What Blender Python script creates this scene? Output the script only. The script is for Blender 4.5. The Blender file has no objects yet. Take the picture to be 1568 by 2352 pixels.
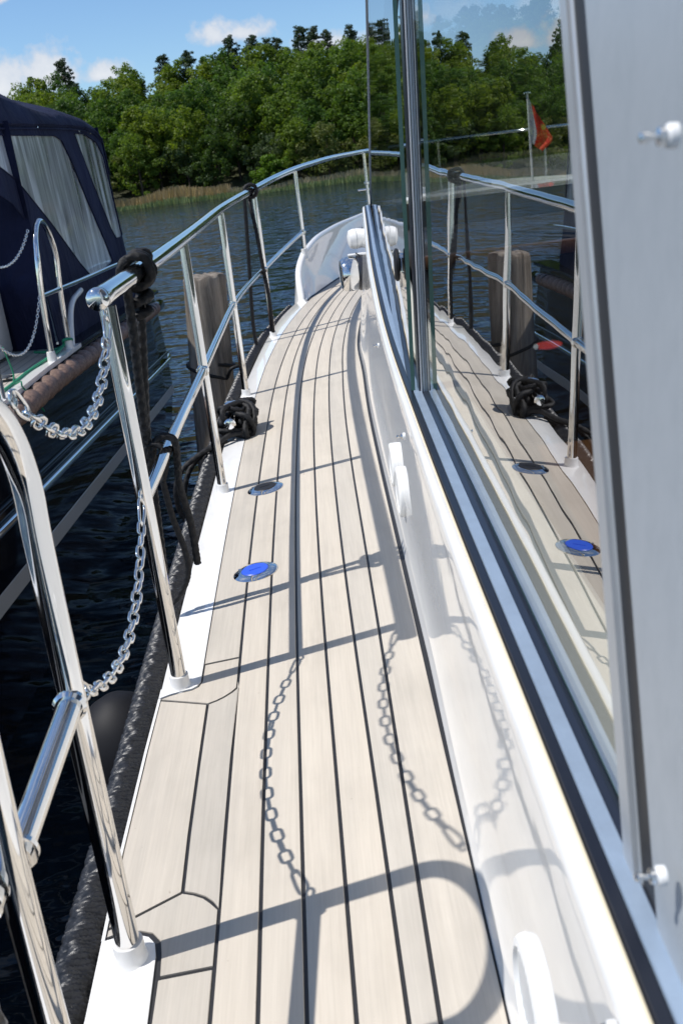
import bpy, bmesh, math, random
import numpy as np
from mathutils import Vector, Matrix

# ---------------------------------------------------------------- camera, sky, sun, exposure
# Metres. The origin is the photographer's eye; +y runs along the side deck to the bow,
# +x is inboard (starboard), z = WATER is the lake surface.
WATER = -2.05
scn = bpy.context.scene
C = scn.collection
R = math.radians

TH, ROLL = R(19.864), R(7.1)
ct, st, cr, sr = math.cos(TH), math.sin(TH), math.cos(ROLL), math.sin(ROLL)
fwd = Vector((0, ct, -st)); dwn = Vector((0, -st, -ct)); rgt0 = Vector((1, 0, 0))
right = rgt0 * cr + dwn * sr
up = rgt0 * sr - dwn * cr
cam_d = bpy.data.cameras.new('camera')
cam = bpy.data.objects.new('camera', cam_d); C.objects.link(cam)
m3 = Matrix((right, up, -fwd)).transposed()
cam.matrix_world = m3.to_4x4()
cam_d.sensor_fit = 'VERTICAL'; cam_d.sensor_height = 22.3; cam_d.sensor_width = 14.9
cam_d.lens = 22.3 * 2200 / 2352
cam_d.clip_start = 0.02; cam_d.clip_end = 3000
cam_d.dof.use_dof = True; cam_d.dof.focus_distance = 2.1; cam_d.dof.aperture_fstop = 7.5
scn.camera = cam

SUN = Vector((-0.53, -0.075, 0.845)).normalized()
world = bpy.data.worlds.new('World'); scn.world = world; world.use_nodes = True

def build_sky():
    nt = world.node_tree; N = nt.nodes; L = nt.links
    N.clear()
    out = N.new('ShaderNodeOutputWorld'); bg = N.new('ShaderNodeBackground')
    sky = N.new('ShaderNodeTexSky'); sky.sky_type = 'NISHITA'; sky.sun_disc = False
    sky.sun_elevation = math.asin(SUN.z); sky.sun_rotation = math.atan2(SUN.x, SUN.y) % (2 * math.pi)
    sky.air_density = 1.0; sky.dust_density = 0.0; sky.ozone_density = 3.2
    def mth(op, a, b=None, c=None, clamp=False):
        n = N.new('ShaderNodeMath'); n.operation = op; n.use_clamp = clamp
        for i, v in enumerate((a, b, c)):
            if v is None: continue
            if isinstance(v, (int, float)): n.inputs[i].default_value = v
            else: L.new(v, n.inputs[i])
        return n.outputs[0]
    tc = N.new('ShaderNodeTexCoord'); sep = N.new('ShaderNodeSeparateXYZ')
    L.new(tc.outputs['Generated'], sep.inputs[0])
    x, y, z = sep.outputs
    az = mth('MULTIPLY', mth('ARCTAN2', x, y), 180 / math.pi)
    el = mth('MULTIPLY', mth('ARCSINE', z), 180 / math.pi)
    def noise(scale, detail, rough):
        n = N.new('ShaderNodeTexNoise'); n.inputs['Scale'].default_value = scale
        n.inputs['Detail'].default_value = detail; n.inputs['Roughness'].default_value = rough
        L.new(tc.outputs['Generated'], n.inputs['Vector']); return mth('SUBTRACT', n.outputs['Fac'], 0.5)
    n1 = noise(30, 8, 0.6); n2 = noise(85, 5, 0.6)
    # fair-weather cumulus all round the horizon: (azimuth, elevation, half width, half height)
    clouds = [(-12.4, 6.0, 2.0, 1.7), (-15.2, 5.7, 2.1, 1.8), (-9.7, 5.8, 1.5, 0.8), (-2.5, 7.1, 2.7, 0.95),
              (2.2, 6.1, 1.9, 0.8), (-14.6, 9.8, 1.2, 0.6), (5.4, 5.9, 1.8, 0.9), (9.2, 6.8, 2.0, 1.0), (-19.5, 6.5, 2.6, 1.6),
              (-27, 7.5, 5, 3.2), (-36, 9, 5, 2.4), (-47, 8, 7, 3.6), (-60, 14, 6, 3), (-72, 9, 8, 4), (-88, 17, 7, 3.2),
              (-104, 10, 9, 4), (-125, 13, 8, 4), (-148, 9, 9, 4), (-170, 14, 8, 3.5), (14.5, 6.2, 2.6, 1.6), (24, 10, 5, 3),
              (36, 8, 6, 3), (52, 13, 7, 3.4), (70, 9, 8, 4), (92, 14, 8, 4), (115, 9, 9, 4), (138, 13, 8, 4), (160, 9, 9, 4)]   # a few of these stand over the far shore
    acc = None
    for a0, e0, w, h in clouds:
        da = mth('DIVIDE', mth('SUBTRACT', az, a0), w)
        de0 = mth('SUBTRACT', el, e0)
        # flat base: the underside falls off faster than the top
        de = mth('DIVIDE', mth('MAXIMUM', de0, mth('MULTIPLY', de0, -1.9)), h)
        d = mth('SQRT', mth('ADD', mth('MULTIPLY', da, da), mth('MULTIPLY', de, de)))
        v = mth('SUBTRACT', 1.0, d)
        acc = v if acc is None else mth('MAXIMUM', acc, v)
    # scattered cumulus added above the band the camera sees, to fill the shade neutrally
    n3 = noise(3.2, 6, 0.6)
    high = mth('SUBTRACT', mth('MULTIPLY', n3, 3.0), mth('MULTIPLY', mth('DIVIDE', mth('SUBTRACT', 24.0, el), 10.0, clamp=True), 2.5))
    acc = mth('MAXIMUM', acc, high)
    dens = mth('ADD', acc, mth('ADD', mth('MULTIPLY', n1, 1.9), mth('MULTIPLY', n2, 0.9)))
    fac = mth('MULTIPLY', mth('DIVIDE', mth('SUBTRACT', dens, 0.02), 0.55, clamp=True), 0.93)
    body = mth('MULTIPLY', mth('SUBTRACT', dens, 0.15), 0.9, clamp=True)
    cc = N.new('ShaderNodeMix'); cc.data_type = 'RGBA'
    cc.inputs[6].default_value = (4.2, 4.6, 5.3, 1); cc.inputs[7].default_value = (5.9, 6.0, 6.2, 1)
    L.new(body, cc.inputs[0])
    mix = N.new('ShaderNodeMix'); mix.data_type = 'RGBA'
    tint = N.new('ShaderNodeMix'); tint.data_type = 'RGBA'; tint.blend_type = 'MULTIPLY'; tint.inputs[0].default_value = 1.0
    L.new(sky.outputs[0], tint.inputs[6]); tint.inputs[7].default_value = (0.70, 0.81, 0.92, 1)
    L.new(fac, mix.inputs[0]); L.new(tint.outputs[2], mix.inputs[6]); L.new(cc.outputs[2], mix.inputs[7])
    L.new(mix.outputs[2], bg.inputs['Color']); bg.inputs['Strength'].default_value = 0.115
    L.new(bg.outputs[0], out.inputs[0])
build_sky()

sun_d = bpy.data.lights.new('sun', 'SUN'); sun_d.energy = 3.7; sun_d.angle = R(0.53); sun_d.color = (1.0, 0.965, 0.915)
sun = bpy.data.objects.new('sun', sun_d); C.objects.link(sun)
sun.rotation_euler = SUN.to_track_quat('Z', 'Y').to_euler(); sun.location = SUN * 30

vs = scn.view_settings
scn.display_settings.display_device = 'sRGB'
vs.view_transform = 'Standard'; vs.look = 'None'; vs.exposure = 0.35; vs.gamma = 1.0; vs.use_curve_mapping = False
scn.cycles.max_bounces = 14; scn.cycles.transparent_max_bounces = 24; scn.cycles.glossy_bounces = 8
scn.cycles.caustics_reflective = False; scn.cycles.caustics_refractive = False
scn.cycles.use_denoising = True
scn.cycles.sample_clamp_indirect = 8.0

random.seed(7); rng = np.random.default_rng(11)

# ---------------------------------------------------------------- materials
MATS = {}
def pmat(name, col, rough=0.5, metal=0.0, coat=0.0, spec=0.5, ior=None):
    m = bpy.data.materials.new(name); m.use_nodes = True
    b = m.node_tree.nodes['Principled BSDF']
    b.inputs['Base Color'].default_value = (*col, 1); b.inputs['Roughness'].default_value = rough
    b.inputs['Metallic'].default_value = metal; b.inputs['Coat Weight'].default_value = coat
    b.inputs['Coat Roughness'].default_value = 0.03; b.inputs['Specular IOR Level'].default_value = spec
    if ior: b.inputs['IOR'].default_value = ior
    MATS[name] = m
    return m
class NT:
    def __init__(s, m): s.m = m; s.t = m.node_tree; s.N = s.t.nodes; s.L = s.t.links; s.b = s.N.get('Principled BSDF')
    def new(s, k): return s.N.new('ShaderNode' + k)
    def lk(s, a, b): s.L.new(a, b)
    def coord(s, scale=(1, 1, 1), src='Object'):
        tc = s.new('TexCoord'); mp = s.new('Mapping'); mp.inputs['Scale'].default_value = scale
        s.lk(tc.outputs[src], mp.inputs[0]); return mp.outputs[0]
    def noise(s, vec, scale, detail=4, rough=0.55, dist=0.0):
        n = s.new('TexNoise'); n.inputs['Scale'].default_value = scale; n.inputs['Detail'].default_value = detail
        n.inputs['Roughness'].default_value = rough; n.inputs['Distortion'].default_value = dist
        if vec is not None: s.lk(vec, n.inputs['Vector'])
        return n.outputs['Fac']
    def ramp(s, fac, stops):
        r = s.new('ValToRGB'); e = r.color_ramp.elements
        while len(e) < len(stops): e.new(0.5)
        for i, (p, c) in enumerate(stops): e[i].position = p; e[i].color = (*c, 1)
        s.lk(fac, r.inputs[0]); return r.outputs[0]
    def mix(s, fac, a, b, mode='MIX'):
        n = s.new('Mix'); n.data_type = 'RGBA'; n.blend_type = mode
        for i, v in ((0, fac), (6, a), (7, b)):
            if isinstance(v, (int, float)): n.inputs[i].default_value = v
            elif isinstance(v, tuple): n.inputs[i].default_value = (*v, 1)
            else: s.lk(v, n.inputs[i])
        return n.outputs[2]
    def math(s, op, a, b=None, clamp=False):
        n = s.new('Math'); n.operation = op; n.use_clamp = clamp
        for i, v in enumerate((a, b)):
            if v is None: continue
            if isinstance(v, (int, float)): n.inputs[i].default_value = v
            else: s.lk(v, n.inputs[i])
        return n.outputs[0]
    def bump(s, h, strength, dist, to=None):
        n = s.new('Bump'); n.inputs['Strength'].default_value = strength; n.inputs['Distance'].default_value = dist
        s.lk(h, n.inputs['Height'])
        if to is not False: s.lk(n.outputs[0], s.b.inputs['Normal'])
        return n.outputs[0]

def mat_teak():
    m = pmat('synthetic_teak', (0.56, 0.47, 0.38), 0.62); n = NT(m)
    oi = n.new('ObjectInfo')
    fine = n.noise(n.coord((260, 5, 260)), 1.0, 6, 0.65)
    band = n.noise(n.coord((45, 1.2, 45)), 1.0, 3, 0.5)
    blot = n.noise(n.coord((6, 3, 6)), 1.0, 5, 0.6)
    c1 = n.ramp(fine, [(0.28, (0.425, 0.380, 0.317)), (0.72, (0.588, 0.533, 0.455))])
    c2 = n.ramp(band, [(0.3, (0.452, 0.412, 0.358)), (0.7, (0.555, 0.502, 0.430))])
    c = n.mix(0.55, c1, c2)
    tint = n.ramp(oi.outputs['Random'], [(0.0, (0.91, 0.915, 0.92)), (1.0, (1.05, 1.03, 1.0))])
    c = n.mix(1.0, c, tint, 'MULTIPLY')
    dirt = n.ramp(blot, [(0.30, (0.84, 0.84, 0.84)), (0.52, (1, 1, 1))])
    c = n.mix(0.8, c, dirt, 'MULTIPLY')
    spots = n.noise(n.coord((55, 55, 55)), 1.0, 2, 0.5)
    sp = n.ramp(spots, [(0.20, (0.5, 0.43, 0.36)), (0.245, (1, 1, 1))])
    c = n.mix(0.7, c, sp, 'MULTIPLY')
    n.lk(c, n.b.inputs['Base Color'])
    n.bump(fine, 0.25, 0.0006)
mat_teak()
def mat_gelcoat():
    m = pmat('white_gelcoat', (0.78, 0.77, 0.75), 0.03); n = NT(m)
    g = n.noise(n.coord((16, 9, 9)), 1.0, 2, 0.5)
    n.bump(g, 0.3, 0.0009)
    b = n.noise(n.coord((30, 12, 30)), 1.0, 5, 0.6)
    n.lk(n.ramp(b, [(0.25, (0.72, 0.71, 0.69)), (0.5, (0.785, 0.775, 0.755))]), n.b.inputs['Base Color'])
mat_gelcoat()
def mat_steel():
    m = pmat('polished_steel', (0.80, 0.785, 0.76), 0.045, 1.0); n = NT(m)
    s = n.noise(n.coord((40, 40, 40)), 1.0, 5, 0.6)
    r = n.ramp(s, [(0.35, (0.03, 0.03, 0.03)), (0.75, (0.11, 0.11, 0.11))])
    n.lk(r, n.b.inputs['Roughness'])
    n.bump(n.noise(n.coord((9, 9, 9)), 1.0, 2), 0.12, 0.002)
mat_steel()
def mat_rope(name, col, scale):
    m = pmat(name, col, 0.62, spec=0.6); n = NT(m)
    f = n.noise(n.coord((scale, scale, scale)), 1.0, 4, 0.7)
    n.lk(n.ramp(f, [(0.3, tuple(c * 0.55 for c in col)), (0.75, tuple(min(1, c * 2.1) for c in col))]), n.b.inputs['Base Color'])
    n.bump(f, 0.5, 0.0012)
mat_rope('black_rope', (0.0075, 0.0075, 0.0085), 420); MATS['black_rope'].node_tree.nodes['Principled BSDF'].inputs['Specular IOR Level'].default_value = 0.35
mat_rope('black_rope_rail', (0.013, 0.0135, 0.016), 260)
MATS['black_rope_rail'].node_tree.nodes['Principled BSDF'].inputs['Roughness'].default_value = 0.38
mat_rope('green_cord', (0.01, 0.20, 0.10), 500)
mat_rope('brown_rope', (0.135, 0.086, 0.066), 60)
pmat('black_caulk', (0.018, 0.018, 0.020), 0.5)
pmat('black_rubber', (0.013, 0.016, 0.026), 0.30, spec=0.55)
pmat('black_plastic', (0.015, 0.015, 0.017), 0.5, spec=0.3)
pmat('blue_plastic', (0.03, 0.10, 0.62), 0.35)
pmat('white_plastic', (0.80, 0.80, 0.79), 0.35)
pmat('red_lens', (0.55, 0.03, 0.02), 0.1)
pmat('dark_interior', (0.035, 0.032, 0.03), 0.6)
pmat('brown_wood', (0.16, 0.075, 0.035), 0.3)
pmat('navy_hull', (0.004, 0.005, 0.009), 0.06, spec=0.10)
pmat('grey_stripe', (0.30, 0.31, 0.32), 0.25)
pmat('black_fender', (0.010, 0.010, 0.012), 0.6, spec=0.25)
pmat('flag_white', (0.72, 0.72, 0.72), 0.8)
pmat('flag_red', (0.85, 0.05, 0.03), 0.8)
pmat('flag_yellow', (0.75, 0.52, 0.06), 0.8)
pmat('flag_blue', (0.05, 0.05, 0.2), 0.8)
def mat_alu(name, col, rough):
    m = pmat(name, col, rough, 0.35); n = NT(m)
    f = n.noise(n.coord((25, 25, 4)), 1.0, 6, 0.65)
    n.lk(n.ramp(f, [(0.25, tuple(c * 0.88 for c in col)), (0.75, tuple(c * 1.08 for c in col))]), n.b.inputs['Base Color'])
    n.bump(f, 0.08, 0.001)
mat_alu('anodised_strip', (0.34, 0.43, 0.55), 0.25); MATS['anodised_strip'].node_tree.nodes['Principled BSDF'].inputs['Metallic'].default_value = 0.25
mat_alu('stile_silver', (0.74, 0.77, 0.80), 0.3); MATS['stile_silver'].node_tree.nodes['Principled BSDF'].inputs['Metallic'].default_value = 0.1
pmat('sealant', (0.66, 0.58, 0.42), 0.6); pmat('cream_vinyl', (0.74, 0.71, 0.62), 0.5); pmat('varnished_teak', (0.30, 0.165, 0.08), 0.3)
mat_alu('pillar_aluminium', (0.44, 0.46, 0.48), 0.34)
pmat('panel_paint', (0.33, 0.36, 0.39), 0.36)
_p = NT(MATS['panel_paint']); _f = _p.noise(_p.coord((9, 9, 5)), 1.0, 3, 0.5); _p.bump(_f, 0.06, 0.003)
_g = _p.noise(_p.coord((70, 70, 45)), 1.0, 5, 0.7); _p.lk(_p.ramp(_g, [(0.25, (0.30, 0.33, 0.36)), (0.6, (0.335, 0.365, 0.395))]), _p.b.inputs['Base Color'])
def mat_canvas():
    m = pmat('navy_canvas', (0.012, 0.016, 0.055), 0.85, spec=0.25); n = NT(m)
    w = n.noise(n.coord((5, 2.5, 1.6)), 1.0, 4, 0.55, 0.6)
    n.bump(w, 0.8, 0.09)
    f = n.noise(n.coord((3, 3, 3)), 1.0, 4)
    n.lk(n.ramp(f, [(0.3, (0.006, 0.008, 0.027)), (0.7, (0.012, 0.016, 0.050))]), n.b.inputs['Base Color'])
mat_canvas()
def mat_wood_pile():
    m = pmat('weathered_pile', (0.2, 0.16, 0.12), 0.85); n = NT(m)
    g = n.noise(n.coord((24, 24, 1.5)), 1.0, 8, 0.72)
    b = n.noise(n.coord((7, 7, 1.6)), 1.0, 5, 0.6)
    c = n.ramp(g, [(0.36, (0.040, 0.034, 0.028)), (0.48, (0.19, 0.155, 0.12)), (0.62, (0.42, 0.36, 0.295))])
    c = n.mix(0.4, c, n.ramp(b, [(0.3, (0.10, 0.075, 0.055)), (0.7, (0.32, 0.285, 0.245))]))
    n.lk(c, n.b.inputs['Base Color']); n.bump(g, 1.0, 0.03)
mat_wood_pile()
def mat_water():
    m = pmat('lake_water', (0.004, 0.010, 0.016), 0.05, ior=1.333); n = NT(m)
    n.b.inputs['Specular IOR Level'].default_value = 0.5
    # wavelets as true slopes, so that the far water stays ruffled too
    def slope(sc, k, det, rough):
        t = n.new('TexNoise'); t.inputs['Scale'].default_value = 1.0; t.inputs['Detail'].default_value = det; t.inputs['Roughness'].default_value = rough
        t.inputs['Distortion'].default_value = 0.3
        n.lk(n.coord(sc), t.inputs['Vector'])
        a = n.new('VectorMath'); a.operation = 'SUBTRACT'; n.lk(t.outputs['Color'], a.inputs[0]); a.inputs[1].default_value = (0.5, 0.5, 0.5)
        b = n.new('VectorMath'); b.operation = 'MULTIPLY'; n.lk(a.outputs[0], b.inputs[0]); b.inputs[1].default_value = (k * 0.6, k, 0)
        return b.outputs[0]
    def vadd(p, q):
        a = n.new('VectorMath'); a.operation = 'ADD'; n.lk(p, a.inputs[0])
        if isinstance(q, tuple): a.inputs[1].default_value = q
        else: n.lk(q, a.inputs[1])
        return a.outputs[0]
    v = vadd(slope((1.2, 3.4, 1), 0.95, 2, 0.5), slope((4.6, 12.0, 1), 1.10, 3, 0.55))
    v = vadd(v, (0, 0, 1))
    nm = n.new('VectorMath'); nm.operation = 'NORMALIZE'; n.lk(v, nm.inputs[0]); n.lk(nm.outputs[0], n.b.inputs['Normal'])
mat_water()
def mat_ground():
    m = pmat('forest_floor', (0.05, 0.06, 0.025), 0.95); n = NT(m)
    f = n.noise(n.coord((0.3, 0.3, 0.3)), 1.0, 5)
    n.lk(n.ramp(f, [(0.3, (0.03, 0.032, 0.016)), (0.7, (0.075, 0.085, 0.032))]), n.b.inputs['Base Color'])
mat_ground()
def mat_leaf(name, lo, hi, trans=0.35):
    m = pmat(name, lo, 0.55, spec=0.3); n = NT(m)
    oi = n.new('ObjectInfo'); g = n.new('NewGeometry')
    md = tuple((a + b) / 2 * f for a, b, f in zip(lo, hi, (0.80, 1.0, 1.25)))
    c1 = n.ramp(oi.outputs['Random'], [(0.0, lo), (0.35, md), (0.7, hi), (1.0, tuple(c * f for c, f in zip(hi, (1.2, 1.08, 0.9))))])
    v = n.ramp(g.outputs['Random Per Island'], [(0.0, (0.85, 0.87, 0.85)), (1.0, (1.16, 1.13, 1.05))])
    c = n.mix(1.0, c1, v, 'MULTIPLY')
    n.lk(c, n.b.inputs['Base Color'])
    t = n.new('BsdfTranslucent'); n.lk(n.mix(1.0, c, (1.25, 1.3, 0.6), 'MULTIPLY'), t.inputs[0])
    ms = n.new('MixShader'); ms.inputs[0].default_value = trans
    o = n.N['Material Output']
    n.lk(n.b.outputs[0], ms.inputs[1]); n.lk(t.outputs[0], ms.inputs[2]); n.lk(ms.outputs[0], o.inputs[0])
mat_leaf('broad_leaf', (0.058, 0.102, 0.020), (0.135, 0.198, 0.027), 0.5)
mat_leaf('willow_leaf', (0.075, 0.110, 0.046), (0.112, 0.145, 0.040))
mat_leaf('fresh_leaf', (0.13, 0.20, 0.018), (0.15, 0.22, 0.022), 0.45)
mat_leaf('pine_needle', (0.040, 0.062, 0.028), (0.062, 0.085, 0.036), 0.3)
mat_leaf('reed_straw', (0.36, 0.30, 0.19), (0.38, 0.31, 0.20), 0.3)
mat_leaf('reed_green', (0.24, 0.25, 0.09), (0.26, 0.27, 0.10), 0.3)
pmat('bark', (0.07, 0.05, 0.035), 0.9); pmat('pine_bark', (0.14, 0.07, 0.04), 0.9)

def mat_glass(name, tint, haze=0.0, wave=(3.0, 0.0016), rough=0.0, faces=2):
    """thin pane: straight-through view plus the summed reflection of both faces"""
    m = bpy.data.materials.new(name); m.use_nodes = True; n = NT(m); MATS[name] = m
    n.N.remove(n.b); o = n.N['Material Output']
    w = n.noise(n.coord((wave[0],) * 3), 1.0, 2, 0.45)
    bp = n.new('Bump'); bp.inputs['Strength'].default_value = 1.0; bp.inputs['Distance'].default_value = wave[1]
    n.lk(w, bp.inputs['Height'])
    lw = n.new('LayerWeight'); lw.inputs['Blend'].default_value = 0.5; n.lk(bp.outputs[0], lw.inputs['Normal'])
    f5 = n.math('POWER', lw.outputs['Facing'], 5.0)
    r = n.math('ADD', n.math('MULTIPLY', f5, 0.96), 0.04)
    k4 = float(faces)
    rt = n.math('DIVIDE', n.math('MULTIPLY', r, k4), n.math('ADD', n.math('MULTIPLY', r, k4 - 1.0), 1.0), clamp=True)
    tr = n.new('BsdfTransparent'); tr.inputs[0].default_value = (*tint, 1)
    gl = n.new('BsdfGlossy'); gl.inputs['Roughness'].default_value = rough; n.lk(bp.outputs[0], gl.inputs['Normal'])
    base = tr.outputs[0]
    if haze > 0:
        df = n.new('BsdfDiffuse'); df.inputs[0].default_value = (0.7, 0.72, 0.74, 1)
        tl = n.new('BsdfTranslucent'); tl.inputs[0].default_value = (0.7, 0.72, 0.74, 1)
        a = n.new('AddShader'); n.lk(df.outputs[0], a.inputs[0]); n.lk(tl.outputs[0], a.inputs[1])
        hz = n.math('MULTIPLY', n.noise(n.coord((3, 3, 0.9)), 1.0, 2, 0.5), n.math('MULTIPLY', n.math('POWER', n.noise(n.coord((9, 9, 0.8)), 1.0, 3, 0.6, 0.8), 2.0), 6.0))
        hz = n.math('MULTIPLY', hz, haze * 2)
        mh = n.new('MixShader'); n.lk(hz, mh.inputs[0]); n.lk(base, mh.inputs[1]); n.lk(a.outputs[0], mh.inputs[2]); base = mh.outputs[0]
    ms = n.new('MixShader'); n.lk(rt, ms.inputs[0]); n.lk(base, ms.inputs[1]); n.lk(gl.outputs[0], ms.inputs[2])
    n.lk(ms.outputs[0], o.inputs[0])
mat_glass('window_glass', (0.90, 0.93, 0.915), wave=(4.0, 0.0005), faces=4)
mat_glass('screen_glass', (0.90, 0.94, 0.92), wave=(1.0, 0.0002))
mat_glass('clear_vinyl', (0.80, 0.83, 0.84), haze=0.40, wave=(2.2, 0.03), rough=0.07)
mt = bpy.data.materials.new('pane_inner_face'); mt.use_nodes = True; MATS['pane_inner_face'] = mt
_n = NT(mt); _n.N.remove(_n.b); _t = _n.new('BsdfTransparent'); _n.lk(_t.outputs[0], _n.N['Material Output'].inputs[0])
pmat('green_glass_edge', (0.085, 0.185, 0.155), 0.2)

# ---------------------------------------------------------------- helpers
def tag(o, label=None, cat=None, group=None, kind=None):
    if label: o['label'] = label
    if cat: o['category'] = cat
    if group: o['group'] = group
    if kind: o['kind'] = kind
    return o
def empty(name, loc=(0, 0, 0)):
    o = bpy.data.objects.new(name, None); C.objects.link(o); o.location = loc; o.empty_display_size = 0.2
    return o
def put(name, me, mat=None, parent=None, smooth=True):
    """link a mesh whose coordinates are world coordinates"""
    if mat is not None and not me.materials: me.materials.append(MATS[mat])
    if smooth:
        me.polygons.foreach_set('use_smooth', [True] * len(me.polygons))
    o = bpy.data.objects.new(name, me); C.objects.link(o)
    if parent is not None:
        o.parent = parent
        if parent.type == 'EMPTY': o.matrix_parent_inverse = Matrix.Translation(-Vector(parent.location))
    return o
def mesh(name, v, f, mat=None, parent=None, smooth=True):
    me = bpy.data.meshes.new(name); me.from_pydata([tuple(map(float, p)) for p in v], [], f); me.update()
    return put(name, me, mat, parent, smooth)
def from_bm(name, bm, mat=None, parent=None, smooth=False):
    me = bpy.data.meshes.new(name); bm.to_mesh(me); bm.free()
    return put(name, me, mat, parent, smooth)
def sharp(o, deg=35):
    me = o.data
    bm = bmesh.new(); bm.from_mesh(me)
    for e in bm.edges:
        e.smooth = not (len(e.link_faces) == 2 and e.calc_face_angle(0) > R(deg))
    bm.to_mesh(me); bm.free()
    return o
def crom(pts, n=8, closed=False):
    P = [np.array(p, float) for p in pts]
    if closed: P = [P[-1]] + P + [P[0], P[1]]
    else: P = [2 * P[0] - P[1]] + P + [2 * P[-1] - P[-2]]
    out = []
    for i in range(1, len(P) - 2):
        a, b, c, d = P[i - 1:i + 3]
        for k in range(n):
            t = k / n
            out.append(0.5 * (2 * b + (c - a) * t + (2 * a - 5 * b + 4 * c - d) * t * t + (3 * b - a - 3 * c + d) * t ** 3))
    if not closed: out.append(P[-2])
    return np.array(out)
def resample(P, step, closed=False):
    P = np.asarray(P, float)
    if closed: P = np.vstack([P, P[:1]])
    d = np.r_[0, np.cumsum(np.linalg.norm(np.diff(P, axis=0), axis=1))]
    n = max(2, int(round(d[-1] / step)) + 1)
    s = np.linspace(0, d[-1], n)
    Q = np.stack([np.interp(s, d, P[:, k]) for k in range(3)], 1)
    return (Q[:-1], s[:-1]) if closed else (Q, s)
def frames(P, closed=False, ref=None):
    n = len(P)
    T = np.roll(P, -1, 0) - np.roll(P, 1, 0)
    if not closed: T[0] = P[1] - P[0]; T[-1] = P[-1] - P[-2]
    T /= np.linalg.norm(T, axis=1)[:, None] + 1e-12
    u = np.array(ref if ref is not None else (0, 0, 1.0))
    if abs(u @ T[0]) > 0.95: u = np.array((1.0, 0, 0))
    U = np.zeros_like(P); V = np.zeros_like(P)
    for i in range(n):
        u = u - (u @ T[i]) * T[i]; u /= np.linalg.norm(u) + 1e-12
        U[i] = u; V[i] = np.cross(T[i], u)
    return T, U, V
def tube_data(P, r, seg=14, closed=False, caps=True, rad=None):
    """rad: optional function (phi, s) -> radius"""
    P = np.asarray(P, float)
    T, U, V = frames(P, closed)
    d = np.r_[0, np.cumsum(np.linalg.norm(np.diff(P, axis=0), axis=1))]
    ph = np.linspace(0, 2 * math.pi, seg, endpoint=False)
    rr = np.full((len(P), seg), r) if rad is None else rad(ph[None, :], d[:, None])
    W = P[:, None, :] + rr[..., None] * (np.cos(ph)[None, :, None] * U[:, None, :] + np.sin(ph)[None, :, None] * V[:, None, :])
    v = W.reshape(-1, 3); f = []
    n = len(P); m = n if closed else n - 1
    for i in range(m):
        j = (i + 1) % n
        for k in range(seg):
            l = (k + 1) % seg
            f.append((i * seg + k, i * seg + l, j * seg + l, j * seg + k))
    if caps and not closed:
        f.append(tuple(range(seg - 1, -1, -1))); f.append(tuple((n - 1) * seg + k for k in range(seg)))
    return v, f
def tube(name, P, r, mat, parent=None, seg=16, closed=False, rad=None):
    v, f = tube_data(P, r, seg, closed, True, rad)
    o = mesh(name, v, f, mat, parent)
    return sharp(o, 60)
def rope(name, pts, r, mat='black_rope', parent=None, n=10, step=0.0035, seg=12, braid=1.0, smooth_path=True, pitch=None):
    P = crom(pts, n) if smooth_path else np.asarray(pts, float)
    P, s = resample(P, step)
    pk = 2 * math.pi / (pitch or r * 2.6)
    def rad(ph, s):
        a = np.sin(3 * ph + pk * s); b = np.sin(3 * ph - pk * s)
        return r * (0.88 + 0.19 * braid * np.maximum(a, b))
    return tube(name, P, r, mat, parent, seg, rad=rad)
def box_bm(bm, lo, hi, bev=0.0, rot=None, seg=2):
    c = [(a + b) / 2 for a, b in zip(lo, hi)]; s = [b - a for a, b in zip(lo, hi)]
    g = bmesh.ops.create_cube(bm, size=1.0)
    bmesh.ops.scale(bm, vec=s, verts=g['verts'])
    if bev:
        es = list({e for v in g['verts'] for e in v.link_edges})
        r = bmesh.ops.bevel(bm, geom=es, offset=bev, segments=seg, affect='EDGES', profile=0.5)
        vs_ = list({v for f in r['faces'] for v in f.verts} | {v for v in g['verts'] if v.is_valid})
    else: vs_ = g['verts']
    allv = set()
    stack = [v for v in vs_ if v.is_valid]
    while stack:
        v = stack.pop()
        if v in allv: continue
        allv.add(v)
        for e in v.link_edges: stack.append(e.other_vert(v))
    allv = list(allv)
    if rot is not None: bmesh.ops.rotate(bm, cent=(0, 0, 0), matrix=rot, verts=allv)
    bmesh.ops.translate(bm, vec=c, verts=allv)
    return allv
def box(name, lo, hi, mat, parent=None, bev=0.0, rot=None):
    bm = bmesh.new(); box_bm(bm, lo, hi, bev, rot)
    o = from_bm(name, bm, mat, parent, smooth=True)
    return sharp(o, 40)
def lathe(name, prof, mat, parent=None, center=(0, 0, 0), axis=(0, 0, 1), seg=28):
    """prof: (radius, along-axis) pairs"""
    q = Vector((0, 0, 1)).rotation_difference(Vector(axis).normalized())
    v = []; f = []
    for r, h in prof:
        for k in range(seg):
            a = 2 * math.pi * k / seg
            v.append(tuple(q @ Vector((r * math.cos(a), r * math.sin(a), h)) + Vector(center)))
    for i in range(len(prof) - 1):
        for k in range(seg):
            l = (k + 1) % seg
            f.append((i * seg + k, i * seg + l, (i + 1) * seg + l, (i + 1) * seg + k))
    f.append(tuple(range(seg - 1, -1, -1))); f.append(tuple((len(prof) - 1) * seg + k for k in range(seg)))
    o = mesh(name, v, f, mat, parent)
    return sharp(o, 40)
def loft(name, rows, mat, parent=None, closed=False, smooth=True, ang=40):
    """rows: list of equally long point lists"""
    n = len(rows[0]); v = [p for r in rows for p in r]; f = []
    for i in range(len(rows) - 1):
        for k in range(n if closed else n - 1):
            l = (k + 1) % n
            f.append((i * n + k, i * n + l, (i + 1) * n + l, (i + 1) * n + k))
    o = mesh(name, v, f, mat, parent, smooth)
    return sharp(o, ang)
def interp(tab, y):
    return np.interp(y, [t[0] for t in tab], [t[1] for t in tab])
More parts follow.
